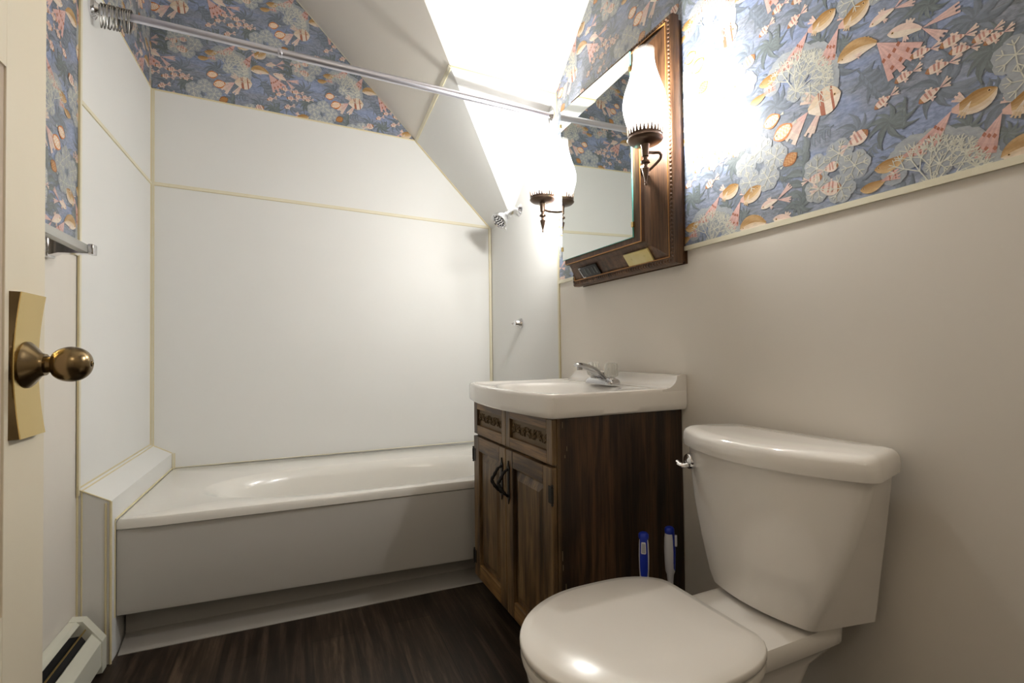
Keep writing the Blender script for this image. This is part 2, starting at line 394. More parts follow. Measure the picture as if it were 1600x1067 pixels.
        fan(out, b, math.atan2(b[1]-a[1], b[0]-a[0]), .7, l*.25, WHT, WHT, 4, 3)
        body(out, a, b, l*.4, lambda u, v: g[0] if abs(v) > .72 or u < .1 or u > .9 else (g[1] if (int(u*12)+int(v*5+9)) % 2 else g[2]), 0, 12, 7, 4, .9)
        eye(out, a, b, .2, l*.06, l*.035)
    elif k == 'coral':
        p, c = it[1], it[2]; R = math.hypot(c[0]-p[0], c[1]-p[1])*1.55; a0 = math.atan2(c[1]-p[1], c[0]-p[0])
        heads = [(p, R, a0+o, .62) for o in (-1.15, -.7, -.25, .2, .65, 1.1)] if R > .09 else \
                [((p[0]+math.cos(a0+k_*1.25)*R*.55, p[1]+math.sin(a0+k_*1.25)*R*.5), R*.62, a0+k_*1.25+j_*1.05, 1.1) for k_ in range(5) for j_ in range(6)]
        big = R > .09
        def disc(e, b, col, lay, n=9):
            SH[0] += 1; out.append(([(e[0]+b*math.cos(x*2*PI/n+.3), e[1]+b*math.sin(x*2*PI/n+.3)) for x in range(n)], col, lay))
        for o, r, a, sp in heads:
            def br(q, a, l, wd, dep):
                e = (q[0]+math.cos(a)*l, q[1]+math.sin(a)*l); sx, sy = -math.sin(a)*wd, math.cos(a)*wd
                out.append(([(q[0]-sx, q[1]-sy), (e[0]-sx*.9, e[1]-sy*.9), (e[0]+sx*.9, e[1]+sy*.9), (q[0]+sx, q[1]+sy)], WHT, 8))
                if dep == 1: disc(e, l*(1.35 if big else 1.0), lerp(PALE, WHT, .2+.15*rnd.random()), 2)
                if dep == 0: return
                for da in ((-.75, -.1, .6) if dep > 1 else (-.8, .0, .75)):
                    br(e, a+da+rnd.uniform(-.15, .15), l*rnd.uniform(.6, .76), wd*.92, dep-1)
            br(o, a, r*.33, .0010 if big else .0009, 3 if big else 1)
    elif k in ('burst', 'stem'):
        c, e = it[1], it[2]; r = math.hypot(e[0]-c[0], e[1]-c[1]); a0 = math.atan2(e[1]-c[1], e[0]-c[0])
        if k == 'burst':
            r *= 1.5; leaves = [(c, a0+i*.72+rnd.uniform(-.15, .15), r*rnd.uniform(.75, 1.2)) for i in range(9)]
        else:
            ribbon(out, [c, interp(c, e, .5), e], [.0015]*3, lambda u, v: LEAF, 1, 1)
            leaves = []
            for i in range(6):
                q = interp(c, e, .12+i*.15)
                leaves += [(q, a0+.75, r*.3), (q, a0-.75, r*.27)]
        for q, a, l in leaves:
            cc = lerp(LEAF, LEAF2, rnd.random()); wd = l*(.13 if k == 'burst' else .2)
            pts = [(q[0]+math.cos(a+.15*t)*l*t/5, q[1]+math.sin(a+.15*t)*l*t/5) for t in range(6)]
            ribbon(out, pts, [wd*math.sin(PI*min(.97, .08+t/5)) for t in range(6)], lambda u, v: tuple(x*(1.12 if v > 0 else .92) for x in cc), 2, 1)
PA, PB = (.505, 0), (.2525, .292)
UNIT = Shapes()
_r = random.Random(3)
LEAF, LEAF2 = L3(112, 120, 130), L3(122, 130, 142)
for i in range(26):     # soft weed behind everything else
    a_, b_ = (i*.6180339) % 1, (i+.5)/26
    q_ = (1.72+PA[0]*a_+PB[0]*b_, 1.25+PB[1]*b_); g_ = _r.uniform(0, 6.28); l_ = _r.uniform(.022, .04)
    motif(UNIT, ('burst' if i % 2 else 'stem', q_, (q_[0]+math.cos(g_)*l_*(1 if i % 2 else 2.6), q_[1]+math.sin(g_)*l_*(1 if i % 2 else 2.6))), _r)
LEAF, LEAF2 = L3(104, 112, 114), L3(118, 126, 128)
for it in CELL: motif(UNIT, it, _r)
RANK = {k: i for i, k in enumerate(sorted(set(u[2] for u in UNIT)))}
def clip(poly, hull):
    for i in range(len(hull)):
        a, b = hull[i-1], hull[i]; ex, ey = b[0]-a[0], b[1]-a[1]; out = []
        side = lambda p: ex*(p[1]-a[1]) - ey*(p[0]-a[0])
        for j in range(len(poly)):
            p, q = poly[j-1], poly[j]; sp, sq = side(p), side(q)
            if (sp >= 0) != (sq >= 0):
                t = sp/(sp-sq); out.append((p[0]+(q[0]-p[0])*t, p[1]+(q[1]-p[1])*t))
            if sq >= 0: out.append(q)
        poly = out
        if len(poly) < 3: return []
    return poly
def wallpaper(name, regions, to3, shift, parent):
    """regions: convex anticlockwise outlines in (s, z); to3(s, z, lift) gives the 3-D point"""
    V, Fc, C = [], [], []
    def add(poly, c, lift):
        i = len(V); V.extend(to3(p[0], p[1], lift) for p in poly); Fc.append(tuple(range(i, i+len(poly)))); C.append(c)
    for hull in regions:
        add(hull, (0, 0, 0, 0), .0010)
        s0, s1 = min(p[0] for p in hull)-.4, max(p[0] for p in hull)+.4; z0, z1 = min(p[1] for p in hull)-.4, max(p[1] for p in hull)+.4
        for m_ in range(-8, 9):
            for n_ in range(-12, 13):
                ox, oz = n_*PA[0]+m_*PB[0]+shift[0], m_*PB[1]+shift[1]
                if not (s0-.35 < 1.9+ox < s1+.35 and z0-.25 < 1.35+oz < z1+.25): continue
                for poly, c, lay in UNIT:
                    q = [(x+ox, y+oz) for x, y in poly]
                    if max(x for x, y in q) < s0+.4 or min(x for x, y in q) > s1-.4 or max(y for x, y in q) < z0+.4 or min(y for x, y in q) > z1-.4: continue
                    q = clip(q, hull)
                    if q: add(q, (c[0], c[1], c[2], 1), .0011+1.6e-6*RANK[lay])
    me = bpy.data.meshes.new(name); me.from_pydata([tuple(v) for v in V], [], Fc); me.materials.append(M_wall)
    at = me.attributes.new('motif', 'FLOAT_COLOR', 'FACE'); at.data.foreach_set('color', [x for c in C for x in c]); me.update()
    o = bpy.data.objects.new(name, me); COL.objects.link(o)
    if parent: o.parent = parent
    return o

# ------------------------------------------------------------------ the room shell
ZT = lambda x: 2.0695 - .034*x          # top edge of the tub surround
ZS = lambda x: 1.652 - .0326*x          # panel seam
YB = lambda x: .0095*x                  # back wall runs very slightly out of square
DK = lambda x: 1.594 + (1.592-x)*1.0255  # slope falling towards the right wall
BR = lambda x, y: 1.650 - .182*x - .864*y
CEIL = 2.7; S_END = 2.36
def xof(z): return 1.592 - (z-1.594)/1.0255
def quad(name, pts, mt, parent=None):
    bm = BM(); bm.faces.new([bm.verts.new(p) for p in pts]); return link(bm, name, mt, parent, 0)
def slab(name, pts, d, mt, parent=None, bev=0):
    bm = BM(); prism(bm, pts, d, 0, bev); return finish(bm, name, mt, parent)

floor = struct(slab('floor', [(-.7, .05, 0), (2.3, .05, 0), (2.3, -4.2, 0), (-.7, -4.2, 0)], (0, 0, -.05), M_floor))
wb = struct(slab('wall_back', [(-.15, YB(0), -.01), (1.75, YB(1.75), -.01), (1.75, YB(1.75), 2.9), (-.15, YB(0), 2.9)], (0, .1, 0), M_ceil))
wl = struct(slab('wall_left', [(0, .02, -.01), (0, -S_END-.12, -.01), (0, -S_END-.12, 2.9), (0, .02, 2.9)], (-.12, 0, 0), M_wain))
wr = struct(slab('wall_right', [RW(0, -.02, -.01), RW(0, 4.2, -.01), RW(0, 4.2, 2.9), RW(0, -.02, 2.9)], (.12, 0, 0), M_wain))
# sloped and flat ceiling in one skin
xk = xof(CEIL)
def crease(x): # y where both slopes meet
    return -(DK(x) - 1.650 + .182*x)/.864
yk0, yk1 = crease(1.6), crease(xk); yb1 = -(CEIL-1.650+.182*1.64)/.864
bm = BM()
def cface(pts): bm.faces.new([bm.verts.new(p) for p in pts])
cface([(1.70, .05, DK(1.70)), (xk, .05, CEIL), (xk, yk1, CEIL), (1.70, crease(1.70), DK(1.70))])
cface([(1.70, crease(1.70), DK(1.70)), (xk, yk1, CEIL), (1.70, -(CEIL-1.650+.182*1.70)/.864, CEIL)])
cface([(xk, .05, CEIL), (-.1, .05, CEIL), (-.1, -S_END-.1, CEIL), (1.70, -S_END-.1, CEIL), (1.70, -(CEIL-1.650+.182*1.70)/.864, CEIL), (xk, yk1, CEIL)])
bmesh.ops.remove_doubles(bm, verts=bm.verts, dist=1e-4); bmesh.ops.recalc_face_normals(bm, faces=bm.faces)
g_ = bmesh.ops.extrude_face_region(bm, geom=bm.faces[:])
bmesh.ops.translate(bm, verts=[v for v in g_['geom'] if isinstance(v, bmesh.types.BMVert)], vec=(0, 0, .06))
ceil = struct(finish(bm, 'ceiling', M_ceil, None, 0))

# near end of the room: stub beside the hinges and the header over the doorway, then the hall
bm = BM(); box(bm, -.12, .17, -S_END-.12, -S_END, -.01, 2.9); box(bm, .17, 1.8, -S_END-.12, -S_END, 2.06, 2.9)
struct(finish(bm, 'wall_near', M_wain, None, 0))
bm = BM(); box(bm, -.8, -.7, -4.2, -S_END-.12, -.01, 2.5); struct(finish(bm, 'wall_hall_left', M_wain, None, 0))
bm = BM(); box(bm, -.8, 2.3, -4.3, -4.2, -.01, 2.5); struct(finish(bm, 'wall_hall_end', M_wain, None, 0))
bm = BM(); box(bm, -.8, -.12, -S_END-.14, -S_END-.02, -.01, 2.5); struct(finish(bm, 'wall_hall_front', M_wain, None, 0))
bm = BM(); box(bm, -.8, 2.3, -4.3, -S_END-.12, 2.4, 2.46); struct(finish(bm, 'ceiling', M_ceil, None, 0))

# wall coverings
e = .0
wallpaper('wallpaper', [[(0, ZT(0)), (xof(ZT(1.168)), ZT(1.168)), (xk, CEIL), (0, CEIL)]], lambda s, z, l: (s, YB(s)-l, z), (-.02, .16), wb)
wallpaper('wallpaper', [[(.775, 1.2), (S_END, 1.2), (S_END, CEIL), (.775, CEIL)], [(0.0, 2.069), (.775, 2.069), (.775, CEIL), (0, CEIL)]], lambda s, z, l: (l, -s, z), (.13, .07), wl)
def zr(s): return min(CEIL, BR(WX+TH*s, -s))
s_top = (CEIL-1.650+.182*1.62)/.864
wallpaper('wallpaper', [[(.752, 1.19), (S_END, 1.19), (S_END, CEIL), (s_top, CEIL), (.752, zr(.752))]], lambda s, z, l: RW(-l, s, z), (0, 0), wr)

T = .003
def panel(name, pts, d, parent): return slab(name, pts, d, M_panel, parent)
Bp = lambda x, z: (x, YB(x), z)
panel('surround_panel', [Bp(0, .3), Bp(WX, .3), Bp(WX, DK(WX)-.001), Bp(xof(ZT(1.168)), ZT(1.168)), Bp(0, ZT(0))], (0, -T, 0), wb)
panel('surround_panel', [(0, 0, .3), (0, -.765, .3), (0, -.765, 2.069), (0, 0, 2.069)], (T, 0, 0), wl)
panel('surround_panel', [RW(0, 0, .02), RW(0, .745, .02), RW(0, .745, zr(.745)-.002), RW(0, .29, zr(.29)-.002), RW(0, 0, 1.59)], (-T, 0, 0), wr)
# laminate sheets on the two slopes up to the seam height
zq = 2.03; xq = xof(zq)
def on_br(x, z): return (x, -(z-1.650+.182*x)/.864, z)
def on_dk(x, y): return (x, y, DK(x))
xc = 1.152; cre = (xc, crease(xc), DK(xc)); cb = (1.595, crease(1.595), DK(1.595))
nd = Vector((-.716, 0, -.698))*.002; nb_ = Vector((-.18, -.864, -1)).normalized()*-.002
nb_ = Vector((-.182, -.864, -1)).normalized()*.002
panel('surround_panel', [on_dk(WX, 0), cb, cre, on_dk(xof(2.03), .01)], nd, ceil)
panel('surround_panel', [cb, on_br(1.606, 2.0), on_br(cre[0], cre[2])], nb_, ceil)

# battens with yellowed caulk lines at each side
def batten(a, b, wdir, n, wd=.013, name='trim_1', th=.0035):
    a, b, wdir, n = Vector(a), Vector(b), Vector(wdir).normalized(), Vector(n).normalized(); bm = BM()
    for o0, o1, h, mi in ((-wd*.5, wd*.5, th, 0), (-wd*.5-.0016, -wd*.5+.0006, th*.8, 1), (wd*.5-.0006, wd*.5+.0016, th*.8, 1)):
        prism(bm, [a+wdir*o0, a+wdir*o1, b+wdir*o1, b+wdir*o0], n*(h+.002), mi)
    return struct(finish(bm, name, [M_batten, M_caulk], None, 0))
def bead(a, b, r=.0032, name='trim_2', m=None):
    bm = BM(); tube(bm, [a, b], r, 8); return struct(finish(bm, name, m or M_caulk))
yb = -.003
batten((0.003, yb, ZS(0)), (WX, .012, ZS(WX)), (0, 0, 1), (0, -1, 0), .011)
batten((.003, -.002, 1.652), (.003, -.765, 1.652), (0, 0, 1), (1, 0, 0), .009, th=.001)
batten((.009, yb, .5), (.009, yb, 2.066), (1, 0, 0), (0, -1, 0), .008)
bead((.003, -.014, .5), (.003, -.014, 2.066), .002)
batten((1.583, .010, .4), (1.583, .010, 1.6), (1, 0, 0), (0, -1, 0), .010)
batten((.002, -.772, .5), (.002, -.772, CEIL), (0, 1, 0), (1, 0, 0), .012)
batten(RW(0, .748, .4), RW(0, .748, zr(.748)), (0, 1, 0), (-1, 0, 0), .010)
batten(RW(-T, 0.02, 1.603), RW(-T, .30, 1.607), (0, 0, 1), (-1, 0, 0), .008)
bead((0, -.003, ZT(0)), (1.168, .008, ZT(1.168)), .0035)
bead((.002, 0, 2.069), (.002, -.765, 2.069), .0035)
bead((1.168, .006, 2.026), (1.592, .01, 1.592), .005)
bead((xk, -.002, CEIL), (1.168, .006, 2.03), .0025, m=M_batten)
batten(on_dk(1.168, 0), cre, (-.698, 0, .716), (-.716, 0, -.698), .012)
bead(cre, on_br(1.604, 2.0), .004)
# wainscot cap rails
bm = BM(); prism(bm, [RW(0, .752, 1.184), RW(0, .752, 1.197), RW(-.006, .752, 1.197), RW(-.006, .752, 1.184)], RW(0, S_END, 0)-RW(0, .752, 0))
struct(finish(bm, 'trim_3', M_batten, None, 0))
bm = BM(); box(bm, 0, .006, -S_END, -.778, 1.192, 1.206); struct(finish(bm, 'trim_4', M_batten, None, 0))

# boxed ledge at the left end of the tub
bm = BM(); lx = .080
loft(bm, [[(0, 0, 0), (lx, 0, 0), (lx, 0, .473), (0, 0, .518)], [(0, -.77, 0), (lx, -.77, 0), (lx, -.77, .473), (0, -.77, .518)]])
led = struct(finish(bm, 'wall_ledge', M_panel, None, 0))
def bd(a, b, r=.0025, m=None): o = bead(a, b, r, 'trim_5', m); return o
bd((lx, -.771, 0), (lx, -.771, .473), .0035); bd((lx-.012, -.771, 0), (lx-.012, -.771, .47), .0028)
bd((.001, -.771, .0), (.001, -.771, .518), .0035); bd((.012, -.771, 0), (.012, -.771, .51), .002)
bd((.002, 0, .519), (.002, -.77, .519), .003); bd((.012, -.002, .512), (.012, -.77, .512), .002)
bd((0, -.004, .518), (lx, -.004, .473), .0032); bd((lx, -.771, .4735), (0, -.771, .5185), .002)
batten((lx+.006, -.002, .40), (lx+.006, -.002, .473), (1, 0, 0), (0, -1, 0), .008)
bd((lx+.001, 0, .408), (lx+.001, -.735, .408), .0035)
bd((lx+.0005, -.737, .118), (lx+.0005, -.737, .408), .0025)
bd((.08, -.003, .409), (WX-.01, -.0, .409), .0025, M_batten)

# ------------------------------------------------------------------ bathtub
tub = thing('bathtub', 'white built-in bathtub with a plain apron along the back wall', 'bathtub', (.083, -.37, 0))
X0, X1 = .083, WX-.004
def tf(x): return -(.733 + .0145*(x-.08))
def dz(x): return -.0075*(x-.08)
def loc(o, p): return [Vector(q)-Vector(p) for q in o]
TO = (.083, -.37, 0)
cx, cy_ = .875, -.458; angs = sorted([2*PI*i/96 for i in range(96)] + [math.atan2(b-cy_, a-cx) % (2*PI) for a in (X0, X1) for b in (-.004, tf(a))])
def ray_rect(a, ins=0):
    c, s = math.cos(a), math.sin(a); ts = []
    if c > 1e-9: ts.append((X1-ins-cx)/c)
    if c < -1e-9: ts.append((X0+ins-cx)/c)
    if s > 1e-9: ts.append((-.004-ins-cy_)/s)
    if s < -1e-9: ts.append((tf(cx)+ins-cy_)/s)
    t = min(ts); return cx+c*t, cy_+s*t
def sup(a, A, B, n):
    c, s = math.cos(a), math.sin(a); t = (abs(c/A)**n+abs(s/B)**n)**(-1/n); return cx+c*t, cy_+s*t
loops = []
for ins, z in ((.012, .372), (.0, .378), (0, .398), (.004, .4055), (.012, .408)):
    loops.append([Vector((*ray_rect(a, ins), z+dz(ray_rect(a)[0]))) for a in angs])
for A, B, z in ((.612, .247, .4075), (.60, .241, .4055), (.585, .234, .400), (.565, .226, .388), (.545, .217, .365), (.52, .207, .32), (.50, .19, .22), (.46, .165, .13), (.40, .13, .1)):
    loops.append([Vector((*sup(a, A, B, 2.3), z+dz(sup(a, A, B, 2.3)[0]))) for a in angs])
bm = BM(); loft(bm, [loc(l, TO) for l in loops], True, False, True)
rim = finish(bm, 'tub_shell', M_tub, tub, 40)
bm = BM(); lp = []
for x in (X0, X1):
    zb = .1176 - .0226*(x-.08)/1.13; y = tf(x)
    lp.append(loc([(x, y+.004, .374+dz(x)), (x, y+.002, zb+.012), (x, y+.006, zb), (x, y+.03, zb-.002), (x, y+.03, .374+dz(x))], TO))
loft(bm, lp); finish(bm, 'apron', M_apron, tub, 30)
bm = BM(); lp = []
for x in (X0+.004, X1):
    zb = .1176 - .0226*(x-.08)/1.13; y = tf(x)
    lp.append(loc([(x, y+.080, zb+.02), (x, y+.076, .030), (x, y+.004, .004), (x, y+.0, .002), (x, y+.0, -.0), (x, y+.10, 0), (x, y+.10, zb+.02)], TO))
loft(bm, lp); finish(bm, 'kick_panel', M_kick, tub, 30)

# ------------------------------------------------------------------ shower fittings
sh = rthing('showerhead', 'chrome shower head on a short bent arm above the tub', 'shower head', .375, z=1.598)
bm = BM(); lathe(bm, [(.004, 0), (.030, .0), (.030, .004), (.022, .012), (.012, .016), (.001, .017)], (0, 0, 0), (-1, 0, 0)); finish(bm, 'flange', M_chrome, sh)
arm = spline([(-.006, 0, 0), (-.028, .0, .004), (-.052, .003, -.004), (-.074, .006, -.024)], 8)
bm = BM(); tube(bm, arm, .0095, 14); finish(bm, 'pipe_arm', M_chrome, sh)
hd_d = Vector((-.62, -.12, -.62)).normalized(); ho = Vector((-.071, .006, -.021))
bm = BM(); lathe(bm, [(.009, 0), (.014, .003), (.015, .016), (.02, .02), (.037, .042), (.043, .056), (.043, .066), (.038, .069), (.034, .064), (.001, .062)], ho, hd_d, 40)
hh = finish(bm, 'nozzle_housing', M_chrome, sh)
bm = BM(); d_, u_, v_ = frame_of(hd_d)
for r, n in ((.0, 1), (.012, 6), (.024, 11)):
    for i in range(n):
        a = 2*PI*i/max(n, 1); lathe(bm, [(.0035, .0605), (.003, .066), (.0005, .0665)], ho + (u_*math.cos(a)+v_*math.sin(a))*r, hd_d, 8)
lathe(bm, [(.031, .0622), (.031, .064), (.028, .064), (.028, .0622)], ho, hd_d, 32, cap0=False, cap1=False)
finish(bm, 'nozzle', M_black, sh)
bm = BM(); tube(bm, [ho+hd_d*.058+v_*.042, ho+hd_d*.06+v_*.056], [.004, .003], 8); finish(bm, 'selector_lever', M_chrome, sh)

kv = rthing('shower_valve', 'small round chrome shower control on the white panel below the shower head', 'shower valve', .373, z=1.038)
bm = BM(); lathe(bm, [(.001, 0), (.026, 0), (.026, .004), (.02, .012), (.016, .018), (.015, .03), (.012, .034), (.001, .035)], (-.004, 0, 0), (-1, 0, 0)); finish(bm, 'body', M_chrome, kv)
bm = BM(); tube(bm, [(-.03, 0, 0), (-.036, .008, -.001), (-.042, .018, -.003)], [.006, .005, .0055], 10); finish(bm, 'lever', M_chrome, kv)

# ------------------------------------------------------------------ curtain rod and rings
RA, RB_ = Vector((.004, -.688, 1.980)), RW(-.004, .715, 1.914)
rod = thing('shower_curtain_rod', 'long telescopic aluminium shower rod spanning above the tub', 'curtain rod', RA)
rd = (RB_-RA).normalized(); rl = (RB_-RA).length; jt = .33*rl
bm = BM(); tube(bm, [rd*.004, rd*jt], .0125, 20); finish(bm, 'inner_tube', M_alu, rod)
bm = BM(); tube(bm, [rd*jt, rd*(rl-.004)], .0142, 20); lathe(bm, [(.0142, jt-.004), (.0155, jt-.002), (.0155, jt+.008), (.0142, jt+.01)], (0, 0, 0), rd, 20, cap0=False, cap1=False); finish(bm, 'outer_tube', M_alu, rod)
bm = BM(); lathe(bm, [(.001, 0), (.03, 0), (.03, .006), (.02, .012), (.016, .022), (.0105, .023)], (0, 0, 0), rd, 28); finish(bm, 'end_flange', M_chrome, rod)
bm = BM(); lathe(bm, [(.001, 0), (.026, 0), (.026, .006), (.019, .012), (.016, .02), (.013, .021)], rd*rl, -rd, 28)
tube(bm, [rd*(rl-.012)+Vector((0, 0, -.018)), rd*(rl-.014)+Vector((0, 0, -.034))], .005, 8); finish(bm, 'end_flange', M_chrome, rod)
def ring_mesh():
    bm = BM(); pts = []
    for i in range(40):
        a = 2*PI*i/40; r = .036 if math.sin(a) < 0 else .030
        z = math.sin(a)*(.052 if math.sin(a) < 0 else .020); x = math.cos(a)*(.021 if z > -.02 else .021*(1-.35*min(1, (-z-.02)/.03)))
        pts.append((0, x, z-.004))
    tube(bm, pts, .0016, 6, closed=True)
    for k in (-2, -1, 0, 1, 2):
        a = PI/2+k*.33; lathe(bm, [(.0012, -.0026), (.0034, -.002), (.0034, .002), (.0012, .0026)], (0, math.cos(a)*.021, math.sin(a)*.020-.004), (0, -math.sin(a), math.cos(a)), 8)
    return bm
ring0 = finish(ring_mesh(), 'curtain_ring', M_wire); rr_ = random.Random(5)
offs = [.026, .034, .041, .048, .054, .060, .067, .073, .080, .086, .091, .096, .101]
for i, d in enumerate(offs):
    o = ring0 if i == 0 else ring0.copy()
    if i: COL.objects.link(o)
    o.location = RA + rd*d + Vector((0, 0, .002)); o.rotation_euler = (rr_.uniform(-.05, .05), rr_.uniform(-.07, .07), rr_.uniform(-.12, .12))
    tag(o, 'dark wire curtain ring with roller balls bunched at the left end of the shower rod', 'curtain ring', 'curtain rings on the shower rod')

# ------------------------------------------------------------------ towel bar on the left wall
tb = thing('towel_bar', 'clear towel bar with square chrome post on the left wall beside the door', 'towel bar', (0.002, -.98, 1.178))
def tpost(y):
    bm = BM(); box(bm, 0, .014, y-.022, y+.022, -.026, .026, .003); loft(bm, [[(.014, y-.018, -.021), (.014, y+.018, -.021), (.014, y+.018, .021), (.014, y-.018, .021)], [(.03, y-.013, -.014), (.03, y+.013, -.014), (.03, y+.013, .013), (.03, y-.013, .013)], [(.092, y-.011, -.012), (.092, y+.011, -.012), (.092, y+.011, .011), (.092, y-.011, .011)]])
    box(bm, .09, .102, y-.013, y+.013, -.014, .013, .002)
    return finish(bm, 'post', M_chrome, tb, 30)
tpost(0); tpost(-.46)
bm = BM(); box(bm, .070, .090, -.449, -.011, -.010, .011, .002); finish(bm, 'bar', M_clearbar, tb, 30)

# ------------------------------------------------------------------ baseboard heater
ht = thing('baseboard_heater', 'off-white metal baseboard heater with a dark slot at the foot of the left wall', 'heater', (.002, -.80, 0))
SC0 = -1.45
def ex(bm, prof, y0, y1, mi=0): loft(bm, [[(x, y0, z) for x, z in prof], [(x, y1, z) for x, z in prof]], mi=mi)
bm = BM(); ex(bm, [(0, 0.01), (0, .168), (.032, .163), (.077, .098), (.077, .01)], -.032, 0); 
finish(bm, 'end_cap', M_heat, ht, 25)
bm = BM(); ex(bm, [(0, .0), (0, .1665), (.003, .1665), (.003, .0)], SC0, -.032); ex(bm, [(.003, .1665), (.018, .1645), (.026, .155), (.024, .152), (.017, .160), (.003, .162)], SC0, -.032)
finish(bm, 'top_cover', M_heat, ht, 25)
bm = BM(); ex(bm, [(.053, .124), (.074, .096), (.0745, .03), (.071, .03), (.0705, .095), (.050, .122)], SC0, -.032); finish(bm, 'front_cover', M_heat, ht, 25)
bm = BM(); ex(bm, [(.004, .03), (.004, .125), (.03, .125), (.042, .105), (.066, .08), (.066, .03)], SC0, -.034); finish(bm, 'dark_core', M_dark, ht, 25)
bm = BM(); ex(bm, [(.0375, .141), (.0395, .142), (.0415, .1385), (.0395, .137)], SC0, -.034); finish(bm, 'damper_edge', M_brass, ht, 25)

# ------------------------------------------------------------------ the open door with its knob
DX = .215
door = bpy.data.objects.new('door_1', None); COL.objects.link(door); door.location = (DX, -1.562, 0); struct(door)
bm = BM(); s0, s1, t_ = 0, -.77, -.036
cols = [(s0, -.118), (-.345, -.425), (-.652, s1)]
for a, b in cols: box(bm, t_, 0, b, a, .012, 2.03, .0012)
for z0, z1 in ((.012, .24), (.445, .545), (1.307, 1.43), (1.93, 2.03)):
    for a, b in ((-.118, -.345), (-.425, -.652)): box(bm, t_+.001, -.0004, b, a, z0, z1)
leaf = finish(bm, 'door_leaf', M_doorp, door, 0)
bm = BM()
for a, b in ((-.118, -.345), (-.425, -.652)):
    for z0, z1 in ((.24, .445), (.545, 1.307), (1.43, 1.93)):
        box(bm, t_+.006, -.016, b, a, z0, z1)
        for k in range(2):
            za, zb = (z0, z0+.014) if k == 0 else (z1-.014, z1)
            prism(bm, [(-.016, b, za if k else zb), (-.016, b, zb if k else za), (-.003, b, zb if k else za)], (0, a-b, 0))
        prism(bm, [(-.016, a, z0), (-.016, a-.014, z0), (-.003, a, z0)], (0, 0, z1-z0)); prism(bm, [(-.016, b, z0), (-.016, b+.014, z0), (-.003, b, z0)], (0, 0, z1-z0))
finish(bm, 'door_panel', M_doorr, door, 0)
# backplate: sheet bowed away from the door at both ends
kz, ky = .889, -.066
kn = bpy.data.objects.new('door_handle', None); COL.objects.link(kn); kn.parent = door; kn.location = (0, ky, kz)
bm = BM(); n = 20; hh_ = .105
def px(z): return .0035 + .0085*(abs(z)/hh_)**1.8
lo = []
for i in range(n+1):
    z = -hh_ + 2*hh_*i/n; hw = .037 - .001*math.cos(PI*z/hh_/2)
    lo.append([(px(z), -hw, z), (px(z), hw, z), (px(z)-.0015, hw, z), (px(z)-.0015, -hw, z)])
loft(bm, lo)
finish(bm, 'backplate', M_brass, kn, 30)
bm = BM(); lo2 = []
for i in range(n+1):
    z = -hh_ + 2*hh_*i/n; hw = .036
    lo2.append([(max(px(z)-.0015, .002), -hw, z), (max(px(z)-.0015, .002), hw, z), (0.0, hw+.006, z), (0.0, -hw-.006, z)])
loft(bm, lo2); finish(bm, 'backplate_flange', M_antique, kn, 30)
bm = BM(); lathe(bm, [(.001, .001), (.034, .003), (.0345, .006), (.031, .010), (.018, .020), (.0165, .024), (.016, .026), (.001, .027)], (0, 0, 0), (1, 0, 0), 48); finish(bm, 'rosette', M_antique, kn, 40)
bm = BM(); prof = [(.001, .018), (.0125, .018), (.0125, .033), (.014, .036)]
for i in range(1, 22):
    a = PI*i/22; r = .0268*math.sin(a)**.85
    x = .0555 - .0258*math.cos(a)
    if x > .035 and r > .004: prof.append((r, x))
prof += [(.004, .0805), (.0042, .0818), (.0025, .0822), (.0018, .0805), (.0005, .0805)]
lathe(bm, prof, (0, 0, 0), (1, 0, 0), 48); finish(bm, 'knob', M_antique, kn, 40)

# ------------------------------------------------------------------ vanity cabinet
VS = 1.155; HS = .29          # centre along the wall, half width
van = rthing('vanity_cabinet', 'dark oak-grain vanity cabinet with two doors under the white basin', 'cabinet', VS)
yy = lambda s: -(s-VS)
bm = BM(); 
box(bm, -.412, -.003, -.300, -.284, .094, .724, .001); box(bm, -.412, -.003, .272, .288, .094, .724, .001)
box(bm, -.412, -.003, -.284, .272, .094, .11); box(bm, -.02, -.003, -.284, .272, .11, .724); box(bm, -.36, -.003, -.28, .27, .002, .094)
for sx, z0_, z1_ in ((-.404, .700, .716), (-.392, .640, .652), (-.398, .622, .630), (-.409, .360, .385), (-.408, .335, .350), (-.40, .245, .30)): box(bm, sx-.0007, sx+.0006, -.3006, -.2999, z0_, z1_, mi=1)
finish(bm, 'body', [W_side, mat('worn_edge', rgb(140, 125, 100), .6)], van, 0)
bm = BM(); box(bm, -.420, -.411, -.300, .288, .094, .724, .001); finish(bm, 'face_frame', W_v, van, 0)
